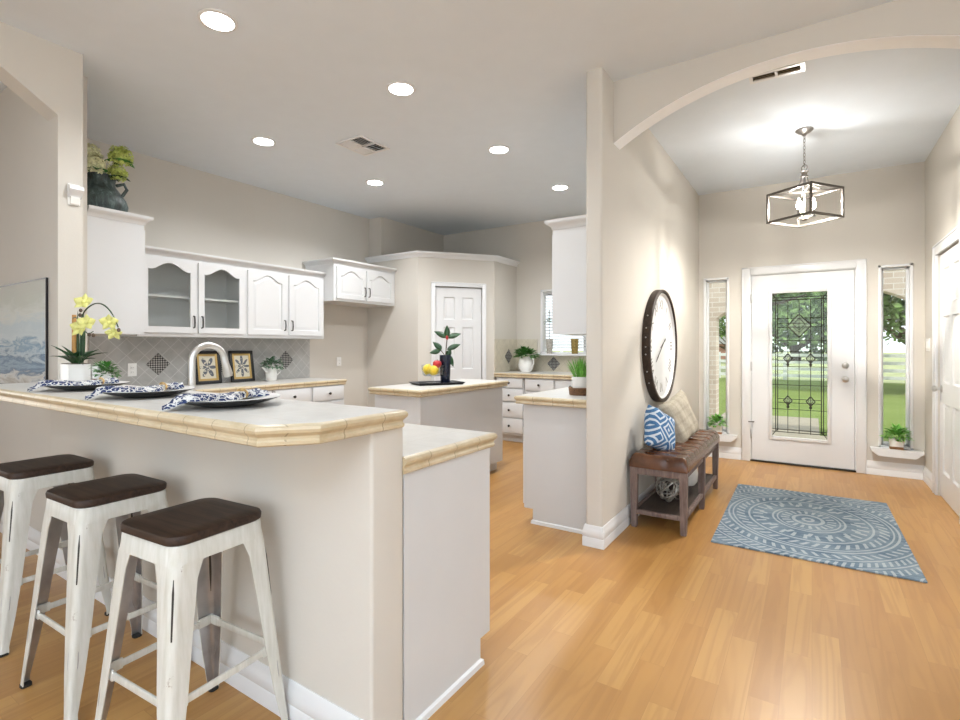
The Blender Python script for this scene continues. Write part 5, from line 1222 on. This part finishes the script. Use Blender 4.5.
for i in range(16):
    ax = Vector((r.uniform(-1, 1), r.uniform(-1, 1), r.uniform(-1, 1))).normalized(); u = ax.orthogonal().normalized(); v_ = ax.cross(u); rr = r.uniform(0.085, 0.10); of = ax * r.uniform(-0.03, 0.03)
    q = math.sqrt(max(0.01, 1 - (of.length / 0.1) ** 2))
    wb_.tube([BC + of + (u * math.cos(2 * PI * k / 24) + v_ * math.sin(2 * PI * k / 24)) * rr * q * (1 + 0.06 * math.sin(3 * 2 * PI * k / 24 + i)) for k in range(24)], r.uniform(0.0035, 0.006), 6, True)
o = wb_.build('vine_ball', [mat('silvered_vine', (0.42, 0.40, 0.36), 0.35, 0.7, var=0.7, vscale=18)], loc=(BC.x, BC.y, 0.1185)); tag(o, 'tangled silver vine ball on the bench shelf', 'ornament')
MB().lathe([(0, 0), (0.07, 0), (0.09, 0.03), (0.095, 0.10), (0.08, 0.16), (0.055, 0.185), (0.06, 0.20), (0.05, 0.20), (0, 0.19)], (-0.885, 4.52, 0.1185), 28).build('ceramic_jar', PORC, loc=(-0.885, 4.52, 0.1185))
tag(bpy.data.objects['ceramic_jar'], 'white ceramic jar on the bench shelf behind the vine ball', 'jar')

# ------------------------------------------------------------------ rug
rg = MB().box(-0.535, 0.535, -0.81, 0.81, 0, 0.011, 0.003).build('area_rug', RUG, local=True); rg.location = (-0.024, 4.40, 0.0005); rg.rotation_euler = (0, 0, math.radians(0.6))
tag(rg, 'blue and white mandala rug on the entry floor', 'rug')

# ------------------------------------------------------------------ sill plants
def sill_plant(label, x, y, z, s_, seed, m):
    t = thing('potted_plant', label, 'plant', (x, y, z))
    MB().vbox(x - 0.052 * s_, x + 0.052 * s_, y - 0.045 * s_, y + 0.045 * s_, z + 0.025 * s_, z + 0.10 * s_, 0.012).build('pot', PORC, t)
    MB().vbox(x - 0.050 * s_, x + 0.050 * s_, y - 0.043 * s_, y + 0.043 * s_, z, z + 0.0252 * s_, 0.012).build('wood_base', WOODB, t)
    g_ = MB(); bushy(g_, (x, y, z + 0.10 * s_), 0.095 * s_, 0.10 * s_, 170, 0.05 * s_, 0.03 * s_, seed); g_.build('foliage', m, t)
sill_plant('small green plant in a white pot on the sidelight sill behind the bench', -0.905, FY - 0.03, SL[2] + 0.0245 - 0.0182, 1.0, 21, LEAFL)
sill_plant('bushy green plant in a white and wood pot on the sill near the closet door', 0.685, FY - 0.03, SR[2] + 0.0065, 1.05, 22, LEAFL)

# ------------------------------------------------------------------ outside
struct(MB().box(-60, 60, 6.7, 24.5, -0.35, -0.12).build('ground_lawn', GRASS))
struct(MB().box(-90, 90, 24.5, 140, -0.36, -0.13).build('ground_pasture', PASTURE))
struct(MB().box(-2.6, 2.6, 6.54, 9.1, -0.3, -0.06).box(-1.5, 0.1, 9.1, 11.5, -0.3, -0.09).build('ground_walkway', CONC))
# porch: pale brick arch opposite the door, flat porch ceiling
by = 8.6; cx_l, cx_r, spr, pk_ = -1.245, 1.345, 1.70, 2.15
hw = (cx_r - cx_l) / 2; Rr = (hw * hw + (pk_ - spr) ** 2) / (2 * (pk_ - spr)); pcb = MB(); arc2 = []
for i in range(25):
    x = cx_l + (cx_r - cx_l) * i / 24; arc2.append((x, pk_ - Rr + math.sqrt(Rr ** 2 - (x - (cx_l + cx_r) / 2) ** 2)))
pcb.prism(arc2 + [(cx_r, 2.75), (cx_l, 2.75)], XZ, by, by + 0.3).box(-3.2, cx_l, by, by + 0.3, -0.12, 2.75).box(cx_r, 1.9, by, by + 0.3, -0.12, 2.75)
struct(pcb.build('wall_porch_arch', BRICK))
fe = thing('rail_fence', 'white four rail fence between the lawn and the pasture', 'fence', (0, 24.5, -0.12))
for k, z in enumerate((0.12, 0.40, 0.68, 0.96)): MB().box(-26, 34, 24.45, 24.49, z - 0.12, z, 0).build('rail', FENCEW, fe)
for k in range(25): MB().box(-26 + k * 2.5, -25.87 + k * 2.5, 24.49, 24.6, -0.13, 1.02).build('post', FENCEW, fe)
def tree(label, x, y, trunk_h, crown_r, cz, seed, n, leaf_s, flat=0.75, name='tree'):
    r = random.Random(seed); t = thing(name, label, 'tree', (x, y, -0.13))
    MB().tube([(x, y, -0.13), (x + 0.1, y, trunk_h * 0.5), (x - 0.1, y, trunk_h), (x, y, cz)], [0.30 * crown_r / 3, 0.24 * crown_r / 3, 0.2 * crown_r / 3, 0.08], 10).build('trunk', BARK, t)
    for k in range(9):
        a = 2 * PI * k / 9 + r.uniform(-.3, .3); e = r.uniform(0.05, 0.8); L_ = crown_r * r.uniform(0.7, 0.95)
        p0 = Vector((x, y, trunk_h * r.uniform(0.75, 1.05))); p2 = Vector((x + L_ * math.cos(a) * math.cos(e), y + L_ * math.sin(a) * math.cos(e), trunk_h + L_ * math.sin(e)))
        mid_ = p0.lerp(p2, 0.5) + Vector((r.uniform(-.3, .3), r.uniform(-.3, .3), r.uniform(-0.2, 0.5)))
        MB().tube([p0, mid_, p2], [0.11 * crown_r / 3, 0.07 * crown_r / 3, 0.02], 6).build('branch', BARK, t)
    g_ = MB(); cl = []
    for k in range(26):
        a = r.uniform(0, 2 * PI); zc = r.uniform(-0.75, 1); q = math.sqrt(1 - zc * zc) * r.uniform(0.55, 0.95); cl.append((x + crown_r * q * math.cos(a), y + crown_r * q * math.sin(a), cz + crown_r * flat * zc * 0.9, crown_r * r.uniform(0.25, 0.42)))
    for i in range(n):
        c_ = cl[i % len(cl)]; d = Vector((r.gauss(0, 1), r.gauss(0, 1), r.gauss(0, 1))).normalized(); p = Vector(c_[:3]) + d * c_[3] * r.uniform(0.5, 1.05)
        u = Vector((r.uniform(-1, 1), r.uniform(-1, 1), r.uniform(-.8, .8))).normalized(); v_ = u.orthogonal(); sz = leaf_s * r.uniform(0.6, 1.3)
        vs = [g_.bm.verts.new(p + a_ * u * sz + b_2 * v_ * sz * 0.6) for a_, b_2 in ((-1, 0), (0, -1), (1, 0), (0, 1))]; g_.bm.faces.new(vs)
    g_.build('foliage', TREEL, t)
tree('spreading oak with low branches seen through the sidelight by the closet door', 2.7, 20.0, 1.4, 2.9, 3.6, 31, 14000, 0.11)
tree('leafy oak seen through the upper leaded glass of the door', -2.55, 29.0, 3.2, 3.5, 6.0, 32, 11000, 0.12)
tree('small round tree far off beyond the fence, seen through the brick arch', -5.6, 45, 1.2, 2.0, 2.9, 33, 3000, 0.12)
tree('dark tree line crown beyond the fence behind the leaded glass', -1.3, 54, 1.0, 5.2, 3.6, 34, 7000, 0.25)
fh = thing('farm_house', 'distant red brick house with grey roof beyond the fence', 'house', (-7.7, 63, -0.13))
MB().box(-10.5, -5.0, 60, 66, -0.13, 1.5).build('wall', REDROOF, fh)
MB().prism([(-11, 1.5), (-4.5, 1.5), (-6, 2.5), (-9, 2.5)], XZ, 59.6, 66.4).build('roof', mat('grey_shingle', (0.5, 0.5, 0.5), 0.9), fh)
